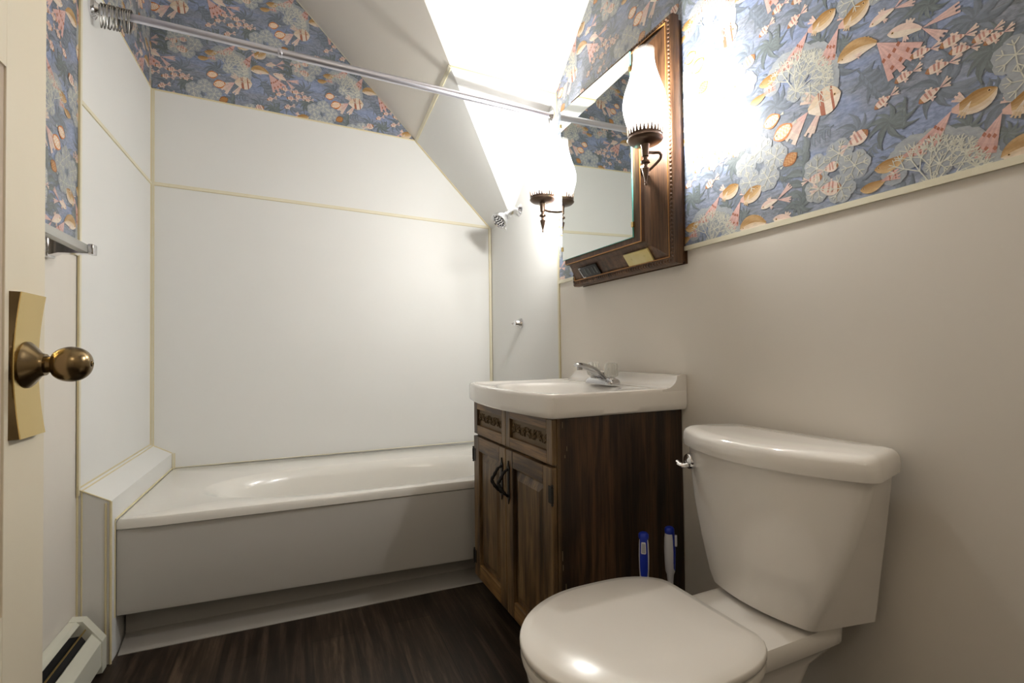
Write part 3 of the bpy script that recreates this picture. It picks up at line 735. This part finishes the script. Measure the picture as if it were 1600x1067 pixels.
def drawer(y0, y1, z0, z1):
    bm = BM(); b = .030; xo, xi = -.434, -.420
    box(bm, xo, xi, y0, y0+b, z0, z1, .0015, 2, 0); box(bm, xo, xi, y1-b, y1, z0, z1, .0015, 2, 0)
    box(bm, xo, xi, y0+b, y1-b, z1-.027, z1, .0012, 2, 1); box(bm, xo, xi, y0+b, y1-b, z0, z0+.032, .0012, 2, 1)
    d = finish(bm, 'drawer', [W_v, W_h], van, 0)
    bm = BM(); ya, yb_, za, zb = y0+b, y1-b, z0+.032, z1-.027; box(bm, -.4235, xi, ya, yb_, za, zb)
    rnd = random.Random(int(y0*1000)); n = 7
    for i in range(n):
        yc = ya+(yb_-ya)*(i+.5)/n; zc = (za+zb)/2
        for k in range(5):
            a = k*2*PI/5+i; tube(bm, [(-.424, yc, zc), (-.4275, yc+.007*math.cos(a), zc+.008*math.sin(a)), (-.424, yc+.013*math.cos(a+.5), zc+.015*math.sin(a+.5))], [.0018, .0028, .001], 6)
        tube(bm, [(-.425, yc-.012, zc+.014*(-1)**i), (-.428, yc, zc+.004), (-.425, yc+.012, zc-.014*(-1)**i)], .0015, 6)
    finish(bm, 'carved_inset', M_carve, d, 40)
drawer(-.297, .0, .606, .722); drawer(.003, .285, .606, .722)
def cdoor(y0, y1, hinge, z0=.098, z1=.598):
    bm = BM(); b = .05; xo, xi = -.436, -.420
    box(bm, xo, xi, y0, y0+b, z0, z1, .0025, 2, 0); box(bm, xo, xi, y1-b, y1, z0, z1, .0025, 2, 0)
    box(bm, xo+.0003, xi, y0+b, y1-b, z1-b, z1, .002, 2, 1); box(bm, xo+.0003, xi, y0+b, y1-b, z0, z0+b, .002, 2, 1)
    box(bm, -.424, -.4205, y0+b, y1-b, z0+b, z1-b, 0, 1, 0)
    g = .008; ya, yb_, za, zb = y0+b+g, y1-b-g, z0+b+g, z1-b-g; q = .022
    loft(bm, [[(-.424, ya, za), (-.424, yb_, za), (-.424, yb_, zb), (-.424, ya, zb)], [(-.4325, ya+q, za+q), (-.4325, yb_-q, za+q), (-.4325, yb_-q, zb-q), (-.4325, ya+q, zb-q)]], cap0=False)
    d = finish(bm, 'door', [W_v, W_h], van, 0)
    hy = (y1-.024) if hinge < 0 else (y0+.024)
    bm = BM(); zc = .500
    for s in (1, -1):
        o = [( -.4365, hy+a, zc+s*b2) for a, b2 in ((-.007, .028), (-.010, .045), (-.004, .052), (0, .066), (.004, .052), (.010, .045), (.007, .028))]
        prism(bm, o, (-.003, 0, 0))
    box(bm, -.4395, -.4365, hy-.006, hy+.006, zc-.03, zc+.03)
    pts = spline([(-.438, hy, zc+.040), (-.452, hy, zc+.032), (-.462, hy+.004, zc+.012), (-.468, hy+.009, zc-.002), (-.462, hy+.003, zc-.018), (-.452, hy-.002, zc-.032), (-.438, hy, zc-.044)], 5)
    tube(bm, pts, [.0035+.0022*math.sin(PI*i/(len(pts)-1))+.0008*math.sin(i*1.6) for i in range(len(pts))], 8)
    finish(bm, 'handle', M_black, d, 50)
    ye = y0 if hinge < 0 else y1; sg = -1 if hinge < 0 else 1
    for zc in (.53, .165):
        bm = BM(); tube(bm, [(-.437, ye+sg*.003, zc-.020), (-.437, ye+sg*.003, zc+.020)], .0038, 10)
        for r in (-.024, .024): lathe(bm, [(.001, -.004), (.004, 0), (.001, .004)], (-.437, ye+sg*.003, zc+r), (0, 0, 1), 8)
        box(bm, -.4375, -.4355, *sorted((ye-sg*.001, ye-sg*.018)), zc-.022, zc+.022)
        finish(bm, 'hinge', M_black, d, 50)
cdoor(-.297, -.002, -1); cdoor(.002, .286, 1)

# ------------------------------------------------------------------ basin on the vanity
SS = 1.163
sink = rthing('bathroom_basin', 'white one-piece basin top with a bowed front and low backsplash', 'basin', SS)
hw = .313; ctr = Vector((-.235, 0))
outl = []
for i in range(25):
    y = -hw + 2*hw*i/24; outl.append((-.447 - .036*(1-(y/hw)**2), y))
outl = [(-.0015, hw), (-.0015, -hw)] + outl
pol = fillet([(a, b, 0) for a, b in outl], [.001, .001, .03] + [.001]*23 + [.03], 4)
def ray_poly(a, pl, c):
    d = (math.cos(a), math.sin(a)); best = None
    for i in range(len(pl)):
        p, q = pl[i-1], pl[i]; ex_, ey = q[0]-p[0], q[1]-p[1]; den = d[0]*ey-d[1]*ex_
        if abs(den) < 1e-12: continue
        t = ((p[0]-c[0])*ey-(p[1]-c[1])*ex_)/den; u = ((p[0]-c[0])*d[1]-(p[1]-c[1])*d[0])/den
        if t > 0 and -1e-6 <= u <= 1+1e-6: best = t if best is None else min(best, t)
    return best
AN = sorted([2*PI*i/120 for i in range(120)] + [math.atan2(y-ctr.y, -.0015-ctr.x) % (2*PI) for y in (hw, -hw)])
RO = [ray_poly(a, [(p.x, p.y) for p in pol], ctr) for a in AN]
def lp_(f, z): return [Vector((ctr.x+math.cos(a)*f(a, r), ctr.y+math.sin(a)*f(a, r), z)) for a, r in zip(AN, RO)]
def el(A, B, n=2.2):
    return lambda a, r: min((abs(math.cos(a)/A)**n+abs(math.sin(a)/B)**n)**(-1/n), r-.02)
loops = [lp_(lambda a, r: r-.02, .727), lp_(lambda a, r: r-.006, .727), lp_(lambda a, r: r-.001, .732), lp_(lambda a, r: r, .745), lp_(lambda a, r: r, .778), lp_(lambda a, r: r-.0025, .786), lp_(lambda a, r: r-.008, .7895), lp_(lambda a, r: r-.018, .7885),
         lp_(lambda a, r: r-.026, .784), lp_(el(.172, .252), .783), lp_(el(.165, .243), .780), lp_(el(.155, .23), .768), lp_(el(.14, .205), .73), lp_(el(.115, .165), .69), lp_(el(.07, .10), .665), lp_(el(.022, .022, 2), .66)]
for k in range(9, 16):
    for v in loops[k]: v.x -= .032
bm = BM(); loft(bm, loops, True, True, True)
# backsplash
lo = []
ys = [hw, hw-.006, hw-.02, hw-.035, hw-.05, hw-.07] + [hw-.1-i*(2*hw-.13)/10 for i in range(11)] + [-hw+.012, -hw+.004, -hw+.0006]
for y in ys:
    e1 = min(1, max(0, (hw-y)/.07)); e1 = e1*e1*(3-2*e1); zt = .7885+.038*max(.02, e1)
    nr = min(1, max(0, (y+hw)/.055)); th = .024 + .012*(1-nr)**.6; wd = .055+.035*(1-nr)**1.0*(1 if y < 0 else 0)
    pr_ = [(-.001, .74), (-.001, zt-.003), (-.004, zt), (-th*.7, zt), (-th, zt-.003*e1)]
    for k in range(1, 7):
        a = k/6; pr_.append((-th-(wd-th)*(a**1.8), .7865+(zt-.003*e1-.7865)*(1-a)**1.8))
    pr_.append((-wd, .74)); lo.append([(x, y, z) for x, z in pr_])
loft(bm, lo)
finish(bm, 'basin_top', M_porc, sink, 40)
bm = BM(); lathe(bm, [(.001, .664), (.020, .664), (.021, .666), (.016, .667), (.001, .665)], (-.267, 0, 0), (0, 0, 1), 24, cap0=False, cap1=False); finish(bm, 'drain', M_chrome, sink)

fa = rthing('basin_faucet', 'chrome two-handle faucet with clear acrylic knobs on the basin', 'faucet', 1.195, x=-.098, z=.789)
bm = BM(); base = fillet([(-.027, .076, 0), (.027, .076, 0), (.027, -.076, 0), (-.027, -.076, 0)], .025, 6)
loft(bm, [[Vector((p.x*k, p.y*(1-(1-k)*.35), z)) for p in base] for k, z in ((1, 0), (1, .006), (.93, .012), (.75, .017))]); finish(bm, 'base', M_faucet, fa, 40)
bm = BM(); sp = []
for x, z, w_, h in ((.010, .008, .021, .012), (-.006, .024, .020, .017), (-.026, .040, .0185, .016), (-.052, .053, .017, .013), (-.078, .061, .016, .0105), (-.096, .064, .0145, .0085), (-.103, .063, .012, .005)):
    sp.append([(x + h*.5*math.sin(a)*(-.4), w_*math.cos(a), z + h*math.sin(a)) for a in [2*PI*i/20 for i in range(20)]])
loft(bm, sp); lathe(bm, [(.017, 0), (.018, .018), (.014, .03)], (0.002, 0, .008), (0, 0, 1), 20); lathe(bm, [(.009, 0), (.009, .012), (.001, .012)], (-.088, 0, .060), (0, 0, -1), 16)
finish(bm, 'spout', M_faucet, fa, 40)
bm = BM(); tube(bm, [(.018, 0, .02), (.018, 0, .052)], .002, 8); lathe(bm, [(.001, 0), (.0035, .002), (.001, .006)], (.018, 0, .05), (0, 0, 1), 10); finish(bm, 'lift_rod', M_chrome, fa)
for y in (.051, -.051):
    bm = BM(); lo = []
    for z, r in ((.024, .016), (.028, .0215), (.036, .023), (.058, .022), (.067, .0195), (.071, .012)):
        lo.append([((r*(1-.09*(i % 2)))*math.cos(2*PI*i/24), y+(r*(1-.09*(i % 2)))*math.sin(2*PI*i/24), z) for i in range(24)])
    loft(bm, lo); k_ = finish(bm, 'handle', M_clear, fa, 20)
    bm = BM(); lathe(bm, [(.018, .012), (.016, .020), (.009, .022), (.0075, .05), (.001, .052)], (0, y, 0), (0, 0, 1), 20); finish(bm, 'stem', M_chrome, k_, 40)

# ------------------------------------------------------------------ mirrored medicine cabinet
MC = 1.212
mc = rthing('mirror_cabinet', 'brown wooden wall cabinet with mirror door and rope-carved frame', 'mirror cabinet', MC)
f = lambda s: -(s-MC)
ya, yb_ = f(1.489), f(.935); z0, z1 = 1.146, 1.868
bm = BM(); gw = .019
def rail(pts, prof):   # mitred frame around a rectangle: prof = (inset, x)
    pass
rect = lambda i: [(ya+i, z0+i), (yb_-i, z0+i), (yb_-i, z1-i), (ya+i, z1-i)]
prof = [(.008, -.001), (.008, -.012), (.004, -.014), (0, -.018), (0, -.040), (.004, -.047), (.010, -.049), (.016, -.048), (.0185, -.050)]
loft(bm, [[(x, y, z) for y, z in rect(i)] for i, x in prof], True, False, False)
inner = [(f(1.420), 1.2065), (f(.968), 1.2065), (f(.968), 1.808), (f(1.420), 1.808)]
loft(bm, [[(-.048, y, z) for y, z in rect(.0205)], [(-.045, y, z) for y, z in rect(.0225)], [(-.0725, y, z) for y, z in inner]], True, False, True)
loft(bm, [[(x, y, z) for y, z in rect(i)] for i, x in ((.0, -.0009), (.008, -.001))], True, True, False)
fr = finish(bm, 'frame', W_cab, mc, 30)
bm = BM(); loft(bm, [[(x, y, z) for y, z in rect(i)] for i, x in ((.0185, -.046), (.0185, -.0515), (.021, -.0515), (.021, -.046))], True, False, False); finish(bm, 'gold_edge', M_gold, fr, 30)
# rope carving: beads along the rounded front of the frame
bm = BM()
def beads(a, b, n):
    a, b = Vector(a), Vector(b); d = (b-a).normalized()
    for i in range(n):
        c = a.lerp(b, (i+.5)/n); l = (b-a).length/n
        t = bmesh.new(); bmesh.ops.create_uvsphere(t, u_segments=8, v_segments=5, radius=1)
        M = Matrix.Translation(c) @ d.to_track_quat('Z', 'Y').to_matrix().to_4x4() @ Matrix.Rotation(.5, 4, 'X') @ Matrix.Diagonal((.0045, .0052, l*.46, 1))
        merge(bm, t, 0, M)
xb_ = -.0475
beads((xb_, ya+.0105, z0+.012), (xb_, ya+.0105, z1-.012), 58); beads((xb_, yb_-.0105, z0+.012), (xb_, yb_-.0105, z1-.012), 58)
beads((xb_, ya+.012, z0+.0105), (xb_, yb_-.012, z0+.0105), 44); beads((xb_, ya+.012, z1-.0105), (xb_, yb_-.012, z1-.0105), 44)
finish(bm, 'rope_carving', W_cab, fr, 60)
by0, by1, bz0, bz1 = f(1.411), f(.977), 1.219, 1.795
bm = BM(); loft(bm, [[(-.0715, y, z) for y, z in inner], [(-.0885, y, z) for y, z in ((by0+.001, bz0+.001), (by1-.001, bz0+.001), (by1-.001, bz1-.001), (by0+.001, bz1-.001))]], cap1=False); finish(bm, 'cabinet_box', W_cab, mc, 0)
bm = BM(); box(bm, -.103, -.0885, by0, by1, bz0, bz1, .001)
dr = finish(bm, 'door', W_cab, mc, 0)
bm = BM(); 
for a, b, c, d in ((by0-.0008, by0+.0022, bz0, bz1), (by1-.0022, by1+.0008, bz0, bz1)): box(bm, -.1042, -.1018, a, b, c, d)
for c, d in ((bz0-.0008, bz0+.0022), (bz1-.0022, bz1+.0008)): box(bm, -.1042, -.1018, by0, by1, c, d)
finish(bm, 'gold_edge', M_gold, dr, 0)
my0, my1, mz0, mz1 = f(1.380), f(.966), 1.237, 1.80
bm = BM(); box(bm, -.1085, -.1045, my0, my1, mz0, mz1); mir = finish(bm, 'mirror', M_gedge, dr, 0)
bm = BM(); box(bm, -.1091, -.1086, my0+.001, my1-.001, mz0+.001, mz1-.001); finish(bm, 'reflective_face', M_mirror, mir, 0)
for y, z in ((my0, 1.275), (my0, 1.745), (my1, 1.28), (my1, 1.745)):
    bm = BM(); s = 1 if y == my1 else -1
    box(bm, -.112, -.103, *sorted((y-s*.004, y+s*.005)), z-.008, z+.008, .001); finish(bm, 'clip', M_brass, dr, 0)
# things on the lower cove
sw = rthing('blank_plate', 'yellowed rectangular cover plate on the lower ledge of the mirror cabinet', 'plate', MC)
vv_ = Vector((-.0275, 0, .038)).normalized(); nn_ = Vector((-.038, 0, -.0275)).normalized()
SL = Matrix((nn_, Vector((0, 1, 0)), vv_)).transposed().to_4x4(); SL.translation = Vector((-.0588, 0, 1.1875))+nn_*.0006
bm = BM(); box(bm, 0, .006, f(1.403), f(1.287), -.021, .0215, .0015, M=SL)
for s_ in (1.315, 1.375): lathe(bm, [(.001, .006), (.003, .006), (.003, .0068), (.001, .0072)], SL @ Vector((0, f(s_), 0)), nn_, 10)
finish(bm, 'plate', M_yell, sw, 30)
ou = rthing('power_outlet', 'small black outlet unit at the lower left of the mirror cabinet', 'outlet', MC)
bm = BM(); box(bm, 0, .006, f(1.131), f(1.022), -.021, .0215, .001, M=SL); finish(bm, 'housing', M_blackp, ou, 30)
bm = BM()
for s_ in (1.056, 1.078, 1.102, 1.118): box(bm, .0058, .0068, f(s_+.004), f(s_-.003), -.012, .013, M=SL)
finish(bm, 'slot', mat('slot_grey', rgb(84, 86, 84), .4), ou, 0)
bm = BM()
for a, b, c, d in ((1.022, 1.0255, -.020, .021), (1.022, 1.038, -.020, -.0165), (1.022, 1.034, .0175, .021)): box(bm, .0058, .0074, f(b), f(a), c, d, M=SL)
finish(bm, 'pale_bracket', M_whitep, ou, 0)

# ------------------------------------------------------------------ sconces
def sconce(s, side, label):
    z = 1.486 if side > 0 else 1.492; t = rthing('wall_sconce', label, 'wall lamp', s, x=-.152, z=z)
    bs = (1.411 if side > 0 else .977); ay = -(bs-s); 
    bm = BM(); lathe(bm, [(.001, 0), (.015, 0), (.017, .003), (.013, .007), (.006, .010), (.001, .011)], (.064, ay, -.055), (0, -side, 0), 20); finish(bm, 'wall_boss', M_bronze, t)
    bm = BM(); sd = side
    pts = spline([(.070, ay-sd*.006, -.060), (.066, ay*.62, -.058), (.060, ay*.12, -.048), (.046, -sd*.006, -.040), (.024, 0, -.040), (0, 0, -.042)], 8) if sd > 0 else spline([(.070, ay-sd*.006, -.055), (.066, ay*.6, -.058), (.05, ay*.25, -.056), (.028, 0, -.050), (0, 0, -.044)], 8)
    tube(bm, pts, .0042, 10)
    if sd > 0: lathe(bm, [(.001, -.006), (.005, 0), (.001, .006)], (.068, ay-.012, -.075), (0, 0, 1), 10)
    finish(bm, 'arm', M_bronze, t)
    bm = BM(); lathe(bm, [(.001, -.135), (.003, -.133), (.0035, -.130), (.002, -.126), (.004, -.118), (.0095, -.094), (.0105, -.088), (.006, -.086), (.005, -.080), (.006, -.076), (.0125, -.072), (.0125, -.067), (.006, -.064), (.0055, -.056), (.009, -.054), (.010, -.034), (.012, -.024), (.014, -.018)], (0, 0, 0), (0, 0, 1), 24)
    finish(bm, 'finial_stem', M_bronze, t, 40)
    bm = BM(); lathe(bm, [(.012, -.022), (.040, -.017), (.0475, -.011), (.049, -.008), (.0475, -.005), (.046, .0), (.046, .004)], (0, 0, 0), (0, 0, 1), 40, cap1=False)
    for i in range(30):
        a = 2*PI*i/30; c_, s_ = math.cos(a), math.sin(a); w_ = .0042
        prism(bm, [(c_*.046-s_*w_, s_*.046+c_*w_, .002), (c_*.046+s_*w_, s_*.046-c_*w_, .002), (c_*.048, s_*.048, .028)], (c_*.0012, s_*.0012, 0))
    finish(bm, 'cup', M_bronze, t, 40)
    bm = BM(); pr = [(.040, .0), (.040, .008), (.043, .02), (.052, .048), (.058, .075), (.0585, .095), (.054, .120), (.044, .150), (.035, .180), (.030, .205), (.0285, .222), (.029, .236), (.0305, .240)]
    pp = spline([(r, 0, h) for r, h in pr], 3); lathe(bm, [(p.x, p.z) for p in pp], (0, 0, 0), (0, 0, 1), 48, cap0=False, cap1=False)
    g = finish(bm, 'chimney', M_lamp, t, 60)
    bm = BM(); lathe(bm, [(.001, .004), (.012, .004), (.012, .03), (.001, .031)], (0, 0, 0), (0, 0, 1), 16); finish(bm, 'socket', M_whitep, t)
    bm = BM(); lathe(bm, [(.001, .03), (.008, .032), (.014, .045), (.017, .062), (.013, .082), (.006, .098), (.001, .102)], (0, 0, 0), (0, 0, 1), 20); b = finish(bm, 'bulb', M_bulb, t); b.visible_shadow = True
    l = point('bulb_light', (0, 0, 0.07), BULB_W*(.88 if side > 0 else 1.0), (1, 1, .985), .03); l.parent = t
    return t
sconce(1.495, 1, 'bronze sconce with tall frosted glass chimney on the near side of the mirror cabinet')
sconce(.892, -1, 'bronze sconce with glowing chimney on the far side of the mirror, next to the shower')

# ------------------------------------------------------------------ toilet
TS = 1.838
wc = rthing('toilet', 'white two-piece toilet with closed round lid against the cream wall', 'toilet', TS)
def tank_loop(hwb, hwf, xb, xe, xm, z, r=.03, dx=0):
    P = [(xb, hwb), (xb, -hwb), (xe, -hwf)] + [(xe+(xm-xe)*(1-(t*t)), hwf*t) for t in (-.8, -.6, -.4, -.2, 0, .2, .4, .6, .8)] + [(xe, hwf)]
    return [Vector((p.x+dx, p.y, z)) for p in fillet([(a, b, 0) for a, b in P], [.01, .01, r] + [.03]*9 + [r], 6)]
bm = BM(); T_ = [(.366, .130, .098, -.030, -.150, -.176), (.374, .146, .118, -.022, -.170, -.192), (.40, .149, .130, -.02, -.173, -.197), (.47, .157, .158, -.02, -.168, -.203), (.55, .167, .186, -.02, -.160, -.209), (.62, .175, .204, -.02, -.152, -.212), (.668, .180, .214, -.02, -.146, -.214)]
loft(bm, [tank_loop(b, c_, d, e_, f_, z, .03) for z, b, c_, d, e_, f_ in T_]); tank = finish(bm, 'tank', M_porc, wc, 40)
bm = BM(); loft(bm, [tank_loop(b, c_, d, e_, f_, z, .035) for z, b, c_, d, e_, f_ in ((.6675, .184, .218, -.016, -.148, -.218), (.669, .190, .2265, -.014, -.152, -.2255), (.682, .191, .228, -.013, -.153, -.227), (.697, .190, .226, -.014, -.152, -.2255), (.705, .187, .222, -.017, -.149, -.221), (.7105, .181, .214, -.022, -.142, -.212), (.7125, .172, .203, -.03, -.134, -.200), (.713, .12, .14, -.07, -.10, -.14))])
finish(bm, 'tank_lid', M_porc, wc, 40)
bm = BM(); hx, hy, hz = -.1745, .176, .634
d_ = Vector((-1, .22, .05)).normalized()
lathe(bm, [(.001, -.006), (.019, -.006), (.019, .003), (.016, .009), (.008, .013), (.001, .014)], (hx-.004, hy-.006, hz), d_, 24)
tube(bm, spline([(hx-.014, hy-.010, hz-.007), (hx-.022, hy-.002, hz-.010), (hx-.025, hy+.008, hz-.009), (hx-.024, hy+.018, hz-.005)], 6), [.0055]*8+[.006]*11, 10)
finish(bm, 'flush_lever', M_chrome, tank)
# bowl with the deck below the tank
def bowl_loop(z, k=1.0, fx=-.70, bw=.175, dw=.108, xb=-.06, sh=0):
    n = 28; xs = [fx + (xb-fx)*(.5-.5*math.cos(PI*i/n)) for i in range(n+1)]; P = []
    for x in xs:
        c = -.49; a = c-fx
        if x < c: w_ = bw*math.sqrt(max(0, 1-((c-x)/a)**2))
        else:
            t = min(1, (x-c)/.20); t = t*t*(3-2*t); w_ = bw+(dw-bw)*t
            if x > xb-.012: w_ = dw - (.012-(xb-x))*.5
        P.append((x, max(w_, .0005)*k))
    return [Vector((x, w_, z)) for x, w_ in P] + [Vector((x, -w_, z)) for x, w_ in reversed(P)]
bm = BM()
loft(bm, [bowl_loop(0, 1, -.60, .115, .105, -.16), bowl_loop(.02, 1, -.60, .112, .10, -.16), bowl_loop(.06, 1, -.59, .10, .085, -.17), bowl_loop(.16, 1, -.60, .105, .075, -.17), bowl_loop(.24, 1, -.635, .135, .078, -.15), bowl_loop(.29, 1, -.665, .158, .085, -.12), bowl_loop(.318, 1, -.675, .168, .100, -.075), bowl_loop(.326, 1, -.682, .172, .108, -.062), bowl_loop(.352, 1, -.685, .1735, .109, -.06), bowl_loop(.360, 1, -.682, .170, .105, -.064), bowl_loop(.363, 1, -.67, .155, .09, -.08)])
finish(bm, 'bowl', M_porc, wc, 45)
def seat_loop(z, k=1.0, dx=0):
    P = []; A, B = .205, .179; c = -.49
    for i in range(65):
        y = -1 + 2*i/64
        P.append(y)
    out = []
    for i in range(72):
        a = 2*PI*i/72; ca, sa = math.cos(a), math.sin(a); n = 2.0 if ca < 0 else 3.3
        t = (abs(ca/A)**n+abs(sa/B)**n)**(-1/n); x, y = ca*t, sa*t
        if x > .188: y *= .188/x if x > .188 else 1; x = .188
        out.append(Vector((c+dx+x*k, y*k, z)))
    return out
bm = BM(); loft(bm, [seat_loop(.3635, .96), seat_loop(.366, .985), seat_loop(.374, .995), seat_loop(.381, .985), seat_loop(.383, .96)]); st = finish(bm, 'seat', M_seat, wc, 45)
bm = BM(); loft(bm, [seat_loop(.3865, .95), seat_loop(.387, .99), seat_loop(.389, 1.0), seat_loop(.3955, 1.002), seat_loop(.3985, .996), seat_loop(.4005, .985), seat_loop(.4035, .91), seat_loop(.4048, .895), seat_loop(.4052, .5), seat_loop(.4053, .2)]); finish(bm, 'seat_lid', M_seat, wc, 45)
for y in (.075, -.075):
    bm = BM(); box(bm, -.33, -.298, y-.014, y+.014, .3635, .384, .004); tube(bm, [(-.306, y-.02, .384), (-.306, y+.02, .384)], .006, 12); finish(bm, 'hinge', M_seat, wc, 40)
for y in (.105, -.105):
    bm = BM(); lathe(bm, [(.001, .03), (.014, .03), (.013, .044), (.006, .05), (.001, .051)], (-.33, y*1.0, -.028), (0, 0, 1), 16); finish(bm, 'bolt_cap', M_seat, wc, 40)

# ------------------------------------------------------------------ brushes between the vanity and the toilet
def brush(name, s, x, h, label, cat, ang, plunger=False):
    t = rthing(name, label, cat, s, group=None, x=x)
    t.rotation_euler[2] = ang
    bm = BM(); 
    if plunger: lathe(bm, [(.001, .075), (.018, .074), (.03, .055), (.037, .03), (.040, .001), (.037, .0), (.034, .02), (.001, .06)], (0, 0, 0), (0, 0, 1), 28, cap0=False, cap1=False); finish(bm, 'rubber_cup', M_blue, t)
    else:
        lathe(bm, [(.001, .0), (.044, .0), (.045, .01), (.040, .09), (.041, .10), (.037, .10), (.036, .012), (.001, .01)], (0, 0, 0), (0, 0, 1), 28, cap0=False, cap1=False); finish(bm, 'holder', M_whitep, t)
        bm = BM(); lathe(bm, [(.001, .02), (.025, .025), (.033, .05), (.028, .08), (.012, .095)], (0, 0, 0), (0, 0, 1), 24); finish(bm, 'bristles', M_whitep, t)
    bm = BM(); tube(bm, [(0, 0, .06), (0, 0, h-.13)], .0075, 14)
    lo = []
    for z, r in ((h-.14, .0078), (h-.125, .009), (h-.115, .0125), (h-.09, .0138), (h-.06, .0145), (h-.03, .0135), (h-.014, .0118)):
        lo.append([(r*math.cos(a), r*.9*math.sin(a), z) for a in [2*PI*i/24 for i in range(24)]])
    loft(bm, lo); hn = finish(bm, 'handle', M_whitep, t, 40)
    bm = BM(); lathe(bm, [(.0118, h-.016), (.0128, h-.012), (.0125, h-.004), (.009, h), (.001, h+.001)], (0, 0, 0), (0, 0, 1), 24)
    ln = []
    for z, r, w_ in ((h-.112, .0132, .004), (h-.105, .0136, .008), (h-.09, .0145, .0095), (h-.06, .0152, .010), (h-.03, .0142, .0095), (h-.012, .0126, .009)):
        ln.append([(-math.sqrt(max(0, r*r-y*y))*1.0, y, z) for y in (-w_, -w_*.5, 0, w_*.5, w_)] + [(-r*.4, w_*.8, z), (-r*.4, -w_*.8, z)])
    loft(bm, ln); finish(bm, 'grip', M_blue, hn, 40)
    bm = BM(); q = fillet([(0, -.0055, h-.020), (0, .0055, h-.020), (0, .0062, h-.048), (0, -.0062, h-.048)], .003, 3)
    qi = [Vector((0, p.y*.72, (p.z-(h-.034))*.85+(h-.034))) for p in q]
    for lst, x0, x1, mi in ((q, -.0135, -.0185, 0),): prism(bm, [(x0, p.y, p.z) for p in lst], (x1-x0, 0, 0), mi)
    hl = finish(bm, 'hanging_tab', M_whitep, hn, 40)
    bm = BM(); prism(bm, [(-.0186, p.y, p.z) for p in qi], (-.0004, 0, 0)); finish(bm, 'tab_recess', mat('pale_grey_plastic', rgb(176, 176, 182), .4), hl, 0)
    return t
brush('toilet_brush', 1.545, -.222, .432, 'blue and white toilet brush, the left one standing between vanity and toilet', 'toilet brush', TH+.85)
brush('plunger', 1.535, -.128, .428, 'blue and white handled plunger, the right one nearest the wall between vanity and toilet', 'plunger', TH+2.3, True)

# ------------------------------------------------------------------ added fill lamp behind the camera, brightens the room through the doorway
hl = thing('added_fill_lamp', 'added round fill lamp in the unseen hall behind the doorway', 'added fill lamp', (.9, -3.3, 2.4))
bm = BM(); lathe(bm, [(.001, 0), (.09, 0), (.09, .02), (.05, .03)], (0, 0, 0), (0, 0, -1), 32); finish(bm, 'base', M_brass, hl)
bm = BM(); lathe(bm, [(.05, .03), (.10, .05), (.125, .09), (.11, .13), (.06, .16), (.001, .17)], (0, 0, 0), (0, 0, -1), 32); finish(bm, 'globe', M_fill_globe, hl)
l_ = point('hall_fill_light', (0, 0, -.30), HALL_FILL_W, (1, .88, .72), .15); l_.parent = hl  # added warm fill light, hung below the globe
